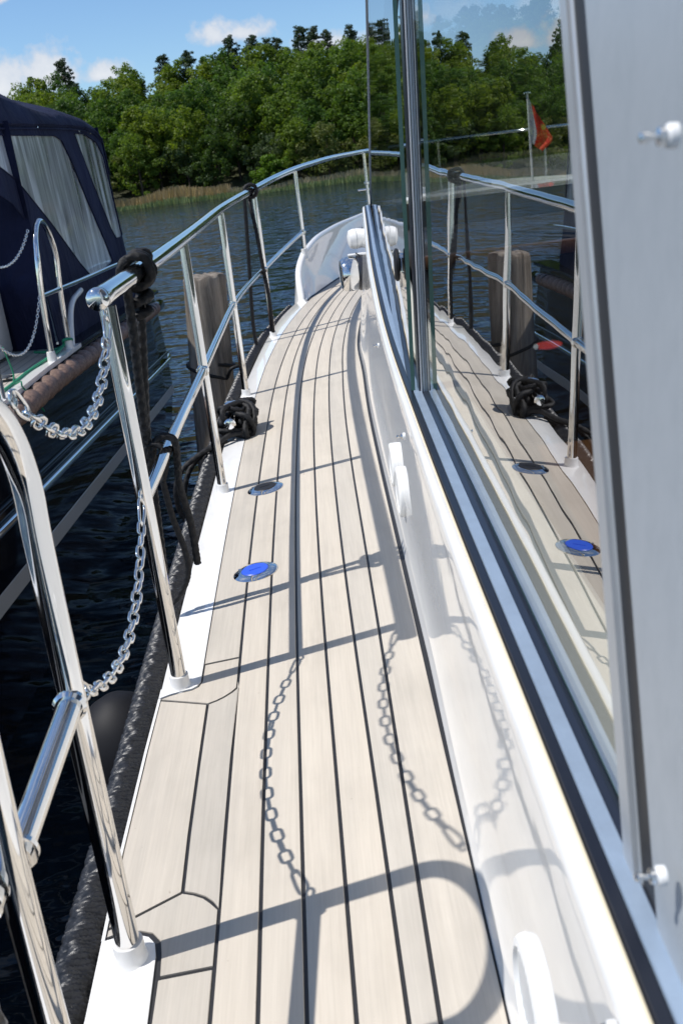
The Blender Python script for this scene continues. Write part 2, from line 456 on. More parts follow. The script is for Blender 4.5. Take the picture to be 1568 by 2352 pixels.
def smooth_tab(tab, y):
    """monotone-ish cubic through (y, value) knots"""
    ys = np.array([t[0] for t in tab]); vs_ = np.array([t[1] for t in tab])
    m = np.gradient(vs_, ys); y = np.clip(np.asarray(y, float), ys[0], ys[-1])
    i = np.clip(np.searchsorted(ys, y) - 1, 0, len(ys) - 2)
    h = ys[i + 1] - ys[i]; t = (y - ys[i]) / h
    return ((2 * t**3 - 3 * t**2 + 1) * vs_[i] + (t**3 - 2 * t**2 + t) * h * m[i] + (-2 * t**3 + 3 * t**2) * vs_[i + 1] + (t**3 - t**2) * h * m[i + 1])

def zdk(x, y): return -0.9 + 0.09 * x + 0.02 * y          # the side deck falls outboard and rises to the bow

# ---------------------------------------------------------------- lake, shore, hill
def hill(x, y):
    s = np.clip((y - 115.0) / 42.0, 0, 1)
    side = 0.50 + 0.50 * np.clip((x + 58) / 44.0, 0.0, 1.0)
    h = WATER - 0.5 + np.clip((y - 110.5) / 4.0, 0, 1) * 0.75
    return h + s ** 1.05 * 12.0 * side + 0.5 * np.sin(x * 0.09) * s
def build_land():
    v = [(-1500, -1500, WATER), (1500, -1500, WATER), (1500, 1500, WATER), (-1500, 1500, WATER)]
    o = mesh('lake_water', v, [(0, 1, 2, 3)], 'lake_water', smooth=False); tag(o, kind='structure')
    xs = np.linspace(-420, 420, 121); ys = np.r_[np.linspace(109, 180, 30), np.linspace(190, 700, 12)]
    vv = []; ff = []
    for yy in ys:
        for xx in xs:
            bow = 0.0009 * (xx + 10) ** 2                       # the bay curves round on both sides
            vv.append((xx, yy - min(bow, 60), hill(xx, yy)))
    n = len(xs)
    for i in range(len(ys) - 1):
        for k in range(n - 1): ff.append((i * n + k, i * n + k + 1, (i + 1) * n + k + 1, (i + 1) * n + k))
    o = mesh('shore_ground', vv, ff, 'forest_floor'); tag(o, kind='structure')
build_land()

# ---------------------------------------------------------------- own boat: plan lines of the side deck (y, x)
YK = [0.3, 0.8, 1.2, 1.6, 2.1, 2.7, 3.3, 3.9]
LINES = {
 'E': [-0.292, -0.2945, -0.3015, -0.3055, -0.3085, -0.3080, -0.3020, -0.2880],
 1: [-0.2190, -0.2217, -0.2274, -0.2325, -0.2365, -0.2355, -0.2285, -0.2140],
 2: [-0.1610, -0.1652, -0.1711, -0.1754, -0.1790, -0.1780, -0.1715, -0.1560],
 3: [-0.1040, -0.1088, -0.1137, -0.1185, -0.1218, -0.1215, -0.1145, -0.0990],
 4: [-0.0480, -0.0530, -0.0572, -0.0622, -0.0655, -0.0645, -0.0575, -0.0400],
 5: [0.0090, 0.0041, 0.0001, -0.0050, -0.0090, -0.0080, 0.0000, 0.0180],
 6: [0.0350, 0.0382, 0.0410, 0.0440, 0.0460, 0.0480, 0.0560, 0.0750],
 'M': [0.1060, 0.1122, 0.1150, 0.1186, 0.1234, 0.1295, 0.1395, 0.1590]}
E_FAR = [(4.5, -0.258), (5.0, -0.2140), (5.4, -0.165), (5.8, -0.100), (6.1, -0.042), (6.3, 0.005), (6.5, 0.062), (6.9, 0.200), (7.5, 0.430), (8.0, 0.640)]
OFFS = {1: 0.077, 2: 0.134, 3: 0.191, 4: 0.248, 5: 0.305, 6: 0.362, 'M': 0.432}
E_TAB = list(zip(YK, LINES['E'])) + E_FAR
def line_tab(k):
    if k == 'E': return E_TAB
    t = list(zip(YK, LINES[k]))
    for y, x in E_FAR:
        s = (smooth_tab(E_TAB, y + 0.01) - smooth_tab(E_TAB, y - 0.01)) / 0.02
        nrm = np.array((1.0, -s)) / math.hypot(1, s)
        p = np.array((x, y)) + nrm * OFFS[k]
        if p[1] > t[-1][0] + 0.05: t.append((float(p[1]), float(p[0])))
    return t
TAB = {k: line_tab(k) for k in LINES}
def LX(k, y): return smooth_tab(TAB[k], y)
OUT = [(0.2, -0.374), (0.9, -0.377), (1.6, -0.385), (2.1, -0.385), (2.7, -0.382), (3.3, -0.376), (3.9, -0.358), (4.4, -0.33), (5.27, -0.262), (5.77, -0.198), (6.1, -0.128), (6.3, -0.078), (6.5, -0.02), (6.9, 0.11), (7.5, 0.34), (8.0, 0.55)]
def OX(y): return smooth_tab(OUT, y)

yacht = empty('motor_yacht', (2.0, 4.0, WATER))
tag(yacht, 'white motor yacht whose beige planked side deck and steel rails fill the foreground', 'boat')

def strip_rows(xa, xb, ys, z0=0.0, drop=0.006, ch=0.0007):
    """long plank with chamfered top edges"""
    rows = []
    for y in ys:
        a, b = float(xa(y)), float(xb(y))
        z = lambda x: float(zdk(x, y)) + z0
        rows.append([(a, y, z(a) - drop), (a, y, z(a) - ch), (a + ch, y, z(a)), (b - ch, y, z(b)), (b, y, z(b) - ch), (b, y, z(b) - drop)])
    return rows
def cap_strip(o, n, rows):
    bm = bmesh.new(); bm.from_mesh(o.data); bm.verts.ensure_lookup_table()
    bm.faces.new([bm.verts[k] for k in range(n)][::-1]); bm.faces.new([bm.verts[(rows - 1) * n + k] for k in range(n)])
    bmesh.ops.recalc_face_normals(bm, faces=bm.faces); bm.to_mesh(o.data); bm.free()
    return o
def poly_piece(name, pts, mat, parent, inset=0.0, z0=0.0, drop=0.006):
    """plank piece from a plan polygon, inset for its caulk seam"""
    P = [np.array(p, float) for p in pts]; n = len(P)
    A = sum(P[i][0] * P[(i + 1) % n][1] - P[(i + 1) % n][0] * P[i][1] for i in range(n))
    if A < 0: P = P[::-1]
    Q = []
    for i in range(n):
        a, b, c = P[i - 1], P[i], P[(i + 1) % n]
        d1 = (b - a) / np.linalg.norm(b - a); d2 = (c - b) / np.linalg.norm(c - b)
        n1 = np.array((-d1[1], d1[0])); n2 = np.array((-d2[1], d2[0]))
        k = (n1 + n2); k /= max(0.5, 1 + n1 @ n2)
        Q.append(b + k * inset)
    v = [(x, y, float(zdk(x, y)) + z0) for x, y in Q] + [(x, y, float(zdk(x, y)) + z0 - drop) for x, y in Q]
    f = [tuple(range(n))] + [(i, i + n, (i + 1) % n + n, (i + 1) % n) for i in range(n)]
    return mesh(name, v, f, mat, parent, smooth=False)

def build_deck():
    ys = np.r_[np.linspace(0.3, 4, 38), np.linspace(4.1, 8.0, 50)]
    rows = [[(float(OX(y)) + 0.002, y, float(zdk(OX(y), y)) - 0.0022), (0.12, y, float(zdk(0.12, y)) - 0.0022), (float(LX('M', min(y, 7.2))) + 0.03, y, float(zdk(LX('M', min(y, 7.2)), y)) - 0.0022)] for y in ys]
    deck = loft('side_deck', rows, 'black_caulk', yacht)
    g = 0.0027
    keys = [1, 2, 3, 4, 5, 6, 'M']
    for a, b in zip(keys[:-1], keys[1:]):
        gb = 0.0035 if b == 'M' else g
        r = strip_rows(lambda y: LX(a, y) + g, lambda y: LX(b, y) - gb, ys)
        cap_strip(loft('plank', r, 'synthetic_teak', deck), 6, len(ys))
    # outer margin plank forward of the gate
    yf = ys[ys > 1.76]; yf = np.r_[1.694, yf]
    r = strip_rows(lambda y: LX('E', y) + 0.001, lambda y: LX(1, y) - g, yf)
    cap_strip(loft('plank', r, 'synthetic_teak', deck), 6, len(yf))
    # nib piece curving round the forward rail foot
    L1 = lambda y: float(LX(1, y))
    arcF = [(L1(1.60), 1.60), (L1(1.575), 1.578), (-0.242, 1.565), (-0.256, 1.553), (-0.270, 1.545), (-0.286, 1.540)]
    endF = [(-0.384, 1.591), (-0.363, 1.599), (-0.341, 1.602), (-0.322, 1.603), (-0.311, 1.610), (float(LX('E', 1.625)), 1.625)]
    poly_piece('plank', [(float(LX('E', 1.69)), 1.69), (L1(1.69), 1.69)] + arcF + [(-0.337, 1.566)] + endF, 'synthetic_teak', deck, 0.0028)
    # gate planks between the two rail feet
    arcR = [(-0.279, 1.064), (-0.262, 1.056), (-0.247, 1.046), (-0.236, 1.034), (L1(1.019), 1.019)]
    poly_piece('plank', [(-0.286, 1.540), (-0.337, 1.566), (-0.382, 1.588), (-0.383, 1.43), (-0.382, 1.17), (-0.377, 1.021), (-0.341, 1.035), (-0.279, 1.064), (-0.2825, 1.184), (-0.2845, 1.354)], 'synthetic_teak', deck, 0.0028)
    poly_piece('plank', arcF[::-1] and [(-0.286, 1.540), (-0.2845, 1.354), (-0.2825, 1.184)] + arcR + [(L1(1.15), 1.15), (L1(1.35), 1.35)] + arcF[:-1], 'synthetic_teak', deck, 0.0028)
    # nib at the hoop foot and the margin plank aft of it
    poly_piece('plank', arcR + [(L1(0.923), 0.923), (-0.294, 0.923), (-0.297, 0.960), (-0.301, 0.982), (-0.313, 0.998), (-0.330, 1.006), (-0.361, 1.009), (-0.377, 1.005), (-0.377, 1.021), (-0.341, 1.035)], 'synthetic_teak', deck, 0.0026)
    ya = np.linspace(0.3, 0.919, 8)
    r = strip_rows(lambda y: LX('E', y) + 0.003, lambda y: LX(1, y) - g, ya)
    cap_strip(loft('plank', r, 'synthetic_teak', deck), 6, len(ya))
    # white margin: forward length, and the pad aft of the gate
    ym = np.r_[1.625, ys[(ys > 1.66) & (ys < 6.15)], 6.2]
    rows = []
    for y in ym:
        a, b = float(OX(y)), float(LX('E', y)) - 0.0012
        rows.append([(a, y, zdk(a, y) - 0.03), (a, y, zdk(a, y) - 0.003), (a + 0.003, y, zdk(a, y) + 0.001), (b, y, zdk(b, y) + 0.001), (b, y, zdk(b, y) - 0.01)])
    loft('deck_margin', rows, 'white_gelcoat', yacht, ang=50)
    poly_piece('deck_margin', [(-0.385, 1.594), (-0.363, 1.602), (-0.341, 1.605), (-0.322, 1.606), (-0.313, 1.612), (float(LX('E', 1.626)) - 0.001, 1.626), (-0.385, 1.626)], 'white_gelcoat', yacht, 0, 0.001, 0.03)
    pad = [(-0.380, 1.001), (-0.361, 1.003), (-0.330, 1.000), (-0.316, 0.993), (-0.306, 0.980), (-0.302, 0.960), (-0.298, 0.86), (-0.296, 0.3), (-0.374, 0.3), (-0.377, 0.88)]
    poly_piece('deck_margin', pad, 'white_gelcoat', yacht, 0, 0.001, 0.03)
    # thin white lip along the gate edge
    rows = [[(x - 0.001, y, zdk(x, y) - 0.03), (x - 0.001, y, zdk(x, y) + 0.0005), (x + 0.0035, y, zdk(x, y) + 0.0005), (x + 0.0035, y, zdk(x, y) - 0.006)] for x, y in ((-0.3845, 1.594), (-0.386, 1.43), (-0.385, 1.17), (-0.380, 1.002))]
    loft('deck_lip', rows, 'white_gelcoat', yacht)
    # hull shell under the deck edge out to the bow and round the starboard side
    st_ = [(-3.0, -0.30), (0.2, -0.374), (1.6, -0.385), (3.3, -0.376), (4.4, -0.33), (5.27, -0.262), (6.1, -0.128), (6.9, 0.11), (8.0, 0.55), (9.2, 1.05), (10.2, 1.55), (10.9, 1.95)]
    pth = [(x, y) for y, x in st_] + [(4.0 - x, y) for y, x in st_[::-1]]
    rows = []
    for x, y in pth:
        t = (x - 2.0); zt = zdk(min(x, 0.5), min(y, 9)) - 0.012 + (0.06 * max(0, y - 8))
        rows.append([(x, y, zt), (2.0 + t * 0.995, y, zt - 0.05), (2.0 + t * 0.97, y, zt - 0.45), (2.0 + t * 0.90, y - 0.12, WATER - 0.2)])
    loft('hull', rows, 'white_gelcoat', yacht, ang=60)
    # foredeck sheet, inboard of the planks
    pts = [(float(LX('M', 6.0)) + 0.0, 5.6), (0.75, 6.9), (0.62, 8.1), (1.05, 9.15), (1.55, 10.1), (2.0, 10.8), (2.45, 10.1), (2.95, 9.15), (3.45, 8.0), (3.9, 6.9), (4.1, 5.6)]
    mesh('foredeck', [(x, y, zdk(min(x, 0.6), y) - 0.012) for x, y in pts], [tuple(range(len(pts)))], 'synthetic_teak', yacht, smooth=False)
build_deck()

def build_rope_rail():
    pts = [(-0.415, 0.25, -0.955), (-0.418, 0.9, -0.949), (-0.419, 1.4, -0.940), (-0.421, 1.9, -0.930), (-0.421, 2.6, -0.916), (-0.418, 3.2, -0.905), (-0.405, 3.8, -0.890), (-0.37, 4.5, -0.872), (-0.30, 5.3, -0.85), (-0.16, 6.1, -0.82)]
    P, s = resample(crom(pts, 12), 0.0022)
    r0 = 0.028
    def rad(ph, s):
        k = 2 * math.pi / 0.050
        a = np.sin(3 * ph + k * s); b = np.sin(3 * ph - k * s)
        fine = np.sin(2 * math.pi / 0.0085 * s + 9 * np.cos(ph + 0.6) * np.sign(np.sin(ph + 0.9)))
        return r0 * (0.90 + 0.11 * np.maximum(a, b) + 0.095 * fine)
    tube('rope_rail', P, r0, 'black_rope_rail', yacht, seg=26, rad=rad)
build_rope_rail()

# ---------------------------------------------------------------- guard rail, hoop
POSTS = [  # x, y, z of deck foot, z of rail centre, z of mid rail
    (-0.346, 1.626, -0.900, -0.162, -0.520), (-0.3425, 2.728, -0.877, -0.143, -0.506), (-0.330, 3.908, -0.852, -0.112, -0.479),
    (-0.243, 5.132, -0.819, -0.072, -0.470), (-0.028, 6.45, -0.521, 0.000, -0.386)]
def build_rail():
    RT = 0.0175
    path = [(-0.345, 1.575, -0.158), (-0.343, 1.626, -0.157), (-0.340, 2.15, -0.152), (-0.338, 2.728, -0.143), (-0.334, 3.3, -0.130), (-0.3225, 3.908, -0.112), (-0.292, 4.5, -0.094), (-0.240, 5.132, -0.072), (-0.150, 5.8, -0.036), (-0.0245, 6.45, 0.0), (0.110, 7.1, 0.026), (0.255, 7.8, 0.048), (0.44, 8.5, 0.064), (0.639, 9.2, 0.078), (1.0, 9.95, 0.09), (1.45, 10.5, 0.10), (2.0, 10.8, 0.105), (2.55, 10.5, 0.10), (3.0, 9.95, 0.09), (3.36, 9.2, 0.078), (3.75, 7.8, 0.048), (4.02, 6.45, 0.0), (4.24, 5.13, -0.07)]
    P, _ = resample(crom(path, 12), 0.03)
    rail = tube('guard_rail', P, RT, 'polished_steel', yacht, seg=24)
    # domed end cap
    lathe('end_cap', [(0.001, -0.0068), (0.006, -0.0066), (0.0115, -0.0056), (0.0155, -0.0036), (0.0180, -0.0005), (0.0188, 0.003), (0.0188, 0.012), (0.0176, 0.014)], 'polished_steel', rail, (-0.345, 1.570, -0.158), (0.004, 1, 0.02))
    rp = 0.0135
    for i, (x, y, zf, zt, zm) in enumerate(POSTS):
        tx = float(interp([(p[1], p[0]) for p in path[:14]], y))
        tube('stanchion', [(x, y, zf + 0.02), (x * 0.5 + tx * 0.5, y, (zf + zt) / 2), (tx, y, zt - 0.014)], rp if i else 0.0145, 'polished_steel', rail, 20)
        if i < 4:
            lathe('stanchion_foot', [(0.024, -0.004), (0.0200, 0.003), (0.0186, 0.008), (0.0182, 0.024), (0.0176, 0.027), (0.0145, 0.0275)], 'white_gelcoat', rail, (x, y, zf), (0.01, 0, 1))
        else:
            lathe('stanchion_foot', [(0.026, -0.03), (0.022, 0.0), (0.021, 0.03), (0.0145, 0.032)], 'white_gelcoat', rail, (x, y, zf), (0.0, 0, 1))
    # bow stanchions
    for x, y, zf, zt in ((0.585, 9.0, -0.40, 0.072), (1.45, 10.5, -0.35, 0.10), (2.55, 10.5, -0.35, 0.10), (3.40, 9.0, -0.4, 0.07), (4.02, 6.45, -0.75, 0.0)):
        tube('stanchion', [(x, y, zf - 0.3), (x, y, zt - 0.01)], rp, 'polished_steel', rail, 16)
    lathe('rail_fitting', [(0.02, -0.012), (0.024, -0.008), (0.024, 0.008), (0.02, 0.012)], 'polished_steel', rail, (0.585, 9.0, -0.19), (0, 0, 1), 16)
    tube('rail_fitting', [(0.50, 9.0, -0.245), (0.62, 9.0, -0.243)], 0.010, 'polished_steel', rail, 12)
    # middle rail
    mp = [(-0.346, 1.626, -0.520), (-0.346, 2.15, -0.515), (-0.342, 2.728, -0.506), (-0.338, 3.3, -0.495), (-0.328, 3.908, -0.479), (-0.298, 4.5, -0.473), (-0.243, 5.132, -0.466), (-0.155, 5.8, -0.437), (-0.028, 6.45, -0.386)]
    P, _ = resample(crom(mp, 12), 0.03)
    tube('mid_rail', P, 0.0125, 'polished_steel', rail, 20)
    for x, y, zf, zt, zm in POSTS[1:]:
        lathe('weld_joint', [(0.0165, -0.016), (0.0185, -0.010), (0.0185, 0.006), (0.0150, 0.012)], 'polished_steel', rail, (x + (0.004 if y > 6 else 0), y - 0.004, zm if y < 6 else -0.386), (0, -1, 0.0), 16)
    # boarding hoop aft of the gate
    cy, hw, x0 = 0.842, 0.121, -0.334
    pts = [(x0, 0.963, -0.905), (x0 + 0.004, 0.963, -0.62), (x0 + 0.009, 0.963, -0.36), (x0 + 0.012, 0.963, -0.290)]
    for k in range(1, 12):
        a = math.pi * k / 12
        pts.append((x0 + 0.012 + 0.002 * math.sin(a), cy + hw * math.cos(a), -0.290 + 0.128 * math.sin(a)))
    pts += [(x0 + 0.012, 0.721, -0.290), (x0 + 0.006, 0.721, -0.36), (x0 - 0.004, 0.721, -0.62), (x0 - 0.008, 0.721, -0.905)]
    P, _ = resample(crom(pts, 8), 0.012)
    hoop = tube('boarding_hoop', P, 0.0155, 'polished_steel', yacht, 26)
    tube('cross_bar', [(x0 + 0.006, 0.955, -0.532), (x0 + 0.001, 0.727, -0.556)], 0.0140, 'polished_steel', hoop, 24)
    for yy, zz in ((0.956, -0.532), (0.728, -0.556)):
        s = -1 if yy > 0.9 else 1
        lathe('weld_joint', [(0.0195, 0.0), (0.0195, 0.006), (0.0160, 0.010)], 'polished_steel', hoop, (x0 + (0.006 if s < 0 else 0.001), yy + 0.004 * s, zz), (0.0, s, 0), 18)
    lathe('hoop_foot', [(0.027, -0.004), (0.0222, 0.003), (0.0202, 0.009), (0.0196, 0.026), (0.0190, 0.0290), (0.0155, 0.0295)], 'white_gelcoat', hoop, (x0, 0.963, zdk(x0, 0.963)), (0.01, 0, 1))
    lathe('hoop_foot', [(0.027, -0.004), (0.0222, 0.003), (0.0202, 0.009), (0.0196, 0.026), (0.0190, 0.0290), (0.0155, 0.0295)], 'white_gelcoat', hoop, (x0 - 0.008, 0.721, zdk(x0, 0.721)), (0.01, 0, 1))
    # rail of the next length aft, ending at the hoop
    tube('aft_rail', [(x0 - 0.024, 0.700, -0.575), (x0 - 0.030, 0.45, -0.585), (x0 - 0.034, 0.1, -0.59)], 0.0140, 'polished_steel', hoop, 22)
    lathe('aft_rail_clamp', [(0.015, 0.0), (0.0185, 0.002), (0.0185, 0.016), (0.015, 0.018)], 'polished_steel', hoop, (x0 - 0.0235, 0.704, -0.5745), (0.05, -1, -0.04), 18)
    # small eyes for the chains
    for (x, y, z) in ((-0.343, 1.603, -0.187), (-0.346, 1.606, -0.505), (x0 + 0.012, 0.984, -0.188), (x0 + 0.006, 0.984, -0.53)):
        a = np.linspace(0, 2 * math.pi, 14, endpoint=False)
        tube('chain_eye', [(x, y + 0.008 * math.cos(t), z + 0.009 * math.sin(t)) for t in a], 0.0023, 'polished_steel', hoop if y < 1 else rail, 8, closed=True)
build_rail()

# ---------------------------------------------------------------- cabin side, windows
def glass1(y, z): return 0.158 + 0.0213 * y + 0.0446 * z
def glass2(y, z): return 0.158 + 0.0493 * (y - 1.72) + 0.0446 * (z + 0.3)
ZS = [(-1.0, -0.412), (0.3, -0.411), (1.0, -0.408), (1.57, -0.405), (2.21, -0.399), (2.5, -0.386), (2.9, -0.352), (3.35, -0.318), (3.7, -0.290), (4.0, -0.25), (4.25, -0.213), (4.42, -0.190)]
XG = [(-1.0, 0.118), (0.3, 0.1465), (1.0, 0.1610), (1.57, 0.1735), (2.21, 0.1890), (2.9, 0.2150), (3.49, 0.2430), (4.0, 0.2680), (4.42, 0.2880)]
XL = [(-1.0, 0.085), (0.3, 0.1070), (0.6, 0.1115), (1.0, 0.1160), (1.57, 0.1275), (2.21, 0.1450), (2.9, 0.1700), (3.49, 0.1990), (4.0, 0.2310), (4.42, 0.2560)]
def build_cabin():
    ys = np.r_[np.linspace(-0.6, 1.6, 34), np.linspace(1.66, 4.42, 40)]
    rows = []
    for y in ys:
        xb = float(LX('M', max(y, 0.3))) + 0.0105 + (0.02 * min(0, y - 0.3)); xl = float(smooth_tab(XL, y)); zs = float(smooth_tab(ZS, y))
        xb = min(xb, xl + 0.002); zb = float(zdk(xb, y)) - 0.004
        xm = xb * 0.45 + xl * 0.55
        w = float(smooth_tab(XG, y)) - xl
        rows.append([(xb - 0.0045, y, zb), (xb - 0.0035, y, zb + 0.010), (xb + 0.001, y, zb + 0.022), (xm, y, (zb + zs) / 2), (xl - 0.0005, y, zs - 0.030), (xl - 0.0008, y, zs - 0.012),
                     (xl - 0.0005, y, zs - 0.0085), (xl + 0.0010, y, zs - 0.0040), (xl + 0.0040, y, zs - 0.0008), (xl + 0.22 * w, y, zs + 0.0003), (xl + 0.31 * w, y, zs - 0.0006), (xl + 0.33 * w, y, zs - 0.03)])
    # rounding inboard at the front of the cabin trunk
    far = [(4.55, 4.85, 0.272, 0.235), (4.68, 5.10, 0.305, 0.275), (4.78, 5.30, 0.36, 0.33), (4.86, 5.45, 0.46, 0.44), (4.90, 5.55, 0.65, 0.65), (4.92, 5.6, 1.2, 1.2), (4.92, 5.6, 2.9, 2.9), (4.9, 5.5, 3.6, 3.6), (4.4, 4.6, 3.78, 3.84)]
    for yl, yb, xl, xb in far:
        zs = -0.19; zb = float(zdk(min(xb, 0.6), yb)) - 0.004
        d = 0.05
        rows.append([(xb - 0.0045, yb, zb), (xb - 0.0035, yb, zb + 0.01), (xb, yb, zb + 0.02), ((xb + xl) / 2, (yl + yb) / 2, (zb + zs) / 2), (xl, yl, zs - 0.05), (xl - 0.003, yl, zs - 0.028), (xl - 0.003, yl, zs - 0.014),
                     (xl, yl, zs - 0.004), (xl + 0.01, yl - 0.005, zs), (xl + 0.03, yl - 0.02, zs), (xl + d, yl - 0.05, zs), (xl + d, yl - 0.06, zs - 0.02)])
    side = loft('cabin_side', rows, 'white_gelcoat', yacht, ang=80)
    top = [(0.30, 4.45), (0.36, 4.62), (0.52, 4.8), (1.2, 4.86), (2.9, 4.86), (3.5, 4.75), (3.7, 4.3), (0.32, 4.3)]
    mesh('cabin_top', [(x, y, -0.196) for x, y in top], [tuple(range(len(top)))], 'white_gelcoat', side, smooth=False)
    # sill: rubber, anodised strip, rubber
    win = empty('side_window', (0.16, 1.0, -0.41)); win.parent = yacht; win.matrix_parent_inverse = Matrix.Translation(-Vector(yacht.location))
    def pw(name, v, f, mat, smooth=True):
        return mesh(name, v, f, mat, win, smooth)
    def prow(fr):
        rr = []
        for y in ys:
            xl = float(smooth_tab(XL, y)); zs = float(smooth_tab(ZS, y)); w = float(smooth_tab(XG, y)) - xl
            rr.append([(xl + a * w, y, zs + b) for a, b in fr])
        return rr
    def lf(name, fr, mat, ang=40):
        o = loft(name, prow(fr), mat, win, ang=ang)
        return o
    lf('sill_rubber', [(0.30, -0.02), (0.31, -0.001), (0.36, 0.0032), (0.54, 0.0028), (0.58, -0.004)], 'black_rubber')
    lf('sealant_bead', [(0.265, -0.0005), (0.275, 0.0012), (0.295, 0.0016), (0.315, 0.0008)], 'sealant')
    lf('sill_strip', [(0.565, -0.01), (0.57, 0.0035), (0.585, 0.0045), (0.86, 0.0045), (0.875, 0.0035), (0.88, -0.01)], 'anodised_strip')
    lf('sill_rubber', [(0.85, -0.01), (0.86, 0.003), (0.92, 0.0045), (0.97, 0.0055), (1.03, 0.007), (1.07, 0.007), (1.07, -0.02)], 'black_rubber')
    ZT = 0.78
    def front_y(z): return 4.443 - 1.88 * (z + 0.186)
    def rear_y(z): return 0.468 + 0.3627 * (z + 0.401)
    def pane(name, fn, edge_a, edge_b, bottom, th, mat='window_glass'):
        """flat pane: outer face, inner face, polished green rim"""
        out = [(edge_a(bottom(0)), bottom(0))]
        yb0, yb1 = edge_a(bottom(0)), edge_b(bottom(1))
        pts = []
        for t in np.linspace(0, 1, 24):
            y = yb0 + (yb1 - yb0) * t; pts.append((y, float(smooth_tab(ZS, y)) + 0.004))
        pts += [(edge_b(ZT), ZT), (edge_a(ZT), ZT)]
        n = len(pts)
        v = [(float(fn(y, z)), y, z) for y, z in pts] + [(float(fn(y, z)) + th, y, z) for y, z in pts]
        f = [tuple(range(n)), tuple(range(2 * n - 1, n - 1, -1))] + [(i, i + n, (i + 1) % n + n, (i + 1) % n) for i in range(n)]
        o = pw(name, v, f, None, False)
        for k in (mat, 'pane_inner_face', 'green_glass_edge'): o.data.materials.append(MATS[k])
        for i, p in enumerate(o.data.polygons): p.material_index = 0 if i == 0 else 1 if i == 1 else 2
        return o
    zb = lambda t: -0.40 if t == 0 else -0.19
    pane('pane', lambda y, z: glass1(y, z), lambda z: rear_y(z), lambda z: 1.74, lambda t: -0.40, 0.006)
    pane('pane', lambda y, z: glass2(y, z), lambda z: 1.705, lambda z: front_y(z), zb, 0.0072)
    # meeting stile: anodised channel with black seals
    def stile(name, y0, y1, o0, o1, mat):
        z0, z1 = -0.402, ZT
        v = []
        for z in (z0, z1):
            for y, o in ((y0, o0), (y1, o0), (y1, o1), (y0, o1)): v.append((glass1(y, z) + o, y, z))
        return pw(name, v, [(3, 2, 1, 0), (4, 5, 6, 7), (0, 1, 5, 4), (1, 2, 6, 5), (2, 3, 7, 6), (3, 0, 4, 7)], mat, False)
    stile('stile_seal', 1.692, 1.735, -0.0105, -0.0070, 'black_rubber')
    stile('stile', 1.684, 1.735, -0.0070, -0.0005, 'stile_silver')
    stile('stile_groove', 1.6835, 1.6925, -0.0052, -0.0040, 'black_rubber')
    stile('stile_seal', 1.694, 1.73, -0.0010, 0.006, 'black_rubber')
    # front edge seal of the fixed pane
    def edge_bar(name, fy, fn, w, o0, o1, z0, z1, mat, par=None):
        v = []
        for z in (z0, z1):
            for dy, o in ((-w, o0), (w, o0), (w, o1), (-w, o1)):
                y = fy(z) + dy; v.append((float(fn(y, z)) + o, y, z))
        return mesh(name, v, [(3, 2, 1, 0), (4, 5, 6, 7), (0, 1, 5, 4), (1, 2, 6, 5), (2, 3, 7, 6), (3, 0, 4, 7)], mat, par or win, False)
    edge_bar('edge_seal', front_y, glass2, 0.010, -0.004, 0.012, -0.20, ZT, 'black_rubber')
    edge_bar('edge_trim', lambda z: front_y(z) - 0.016, glass2, 0.006, -0.004, 0.0, -0.20, ZT, 'anodised_strip')
    # turning knobs that lock the sliding pane
    lathe('window_knob', [(0.012, 0.0), (0.012, 0.003), (0.027, 0.0035), (0.030, 0.006), (0.030, 0.010), (0.026, 0.0125), (0.012, 0.013)], 'black_plastic', win, (0.1575 + 0.0493 * 0.12 + 0.0045, 1.84, -0.190), (-1, 0.04, 0.04), 28)
    # red oval on the rear pane, standing in for an object glimpsed in it
    v = []; f = []
    for k in range(24):
        a = 2 * math.pi * k / 24; y = 0.735 + 0.050 * math.cos(a); z = -0.150 - 0.20 * 0.05 * math.cos(a) * -1 * -1 + 0.0032 * math.sin(a); v.append((glass1(y, z) + 0.0068, y, z))
    pw('red_oval', v, [tuple(range(24))], 'flag_red', False)
    v = []
    for k in range(16):
        a = 2 * math.pi * k / 16; y = 0.774 + 0.010 * math.cos(a); z = -0.158 - 0.002 * math.cos(a) + 0.0022 * math.sin(a); v.append((glass1(y, z) + 0.0064, y, z))
    pw('red_oval_patch', v, [tuple(range(16))], 'flag_white', False)
    # raked aluminium pillar, its seal, then the painted side panel
    def band(name, ya, yb, o0, o1, mat, z0=-0.415, z1=0.95, bev=0.0):
        bm = bmesh.new(); v = []
        for z in (z0, z1):
            for y, o in ((ya(z), o0), (yb(z), o0), (yb(z), o1), (ya(z), o1)): v.append(bm.verts.new((glass1(y, z) + o, y, z)))
        for q in ((3, 2, 1, 0), (4, 5, 6, 7), (0, 1, 5, 4), (1, 2, 6, 5), (2, 3, 7, 6), (3, 0, 4, 7)): bm.faces.new([v[i] for i in q])
        bmesh.ops.recalc_face_normals(bm, faces=bm.faces)
        if bev: bmesh.ops.bevel(bm, geom=[e for e in bm.edges], offset=bev, segments=3, affect='EDGES')
        return sharp(from_bm(name, bm, mat, side, True), 40)
    seal_y = lambda z: 0.4290 + 0.375 * (z + 0.388)
    band('window_pillar', lambda z: seal_y(z) + 0.0150, rear_y, -0.008, 0.02, 'pillar_aluminium', bev=0.0035)
    band('pillar_seal', lambda z: seal_y(z) - 0.018, lambda z: seal_y(z) + 0.019, -0.0040, 0.02, 'black_caulk')
    band('side_panel', lambda z: -1.2, lambda z: seal_y(z) - 0.0160, -0.007, 0.02, 'panel_paint', bev=0.002)
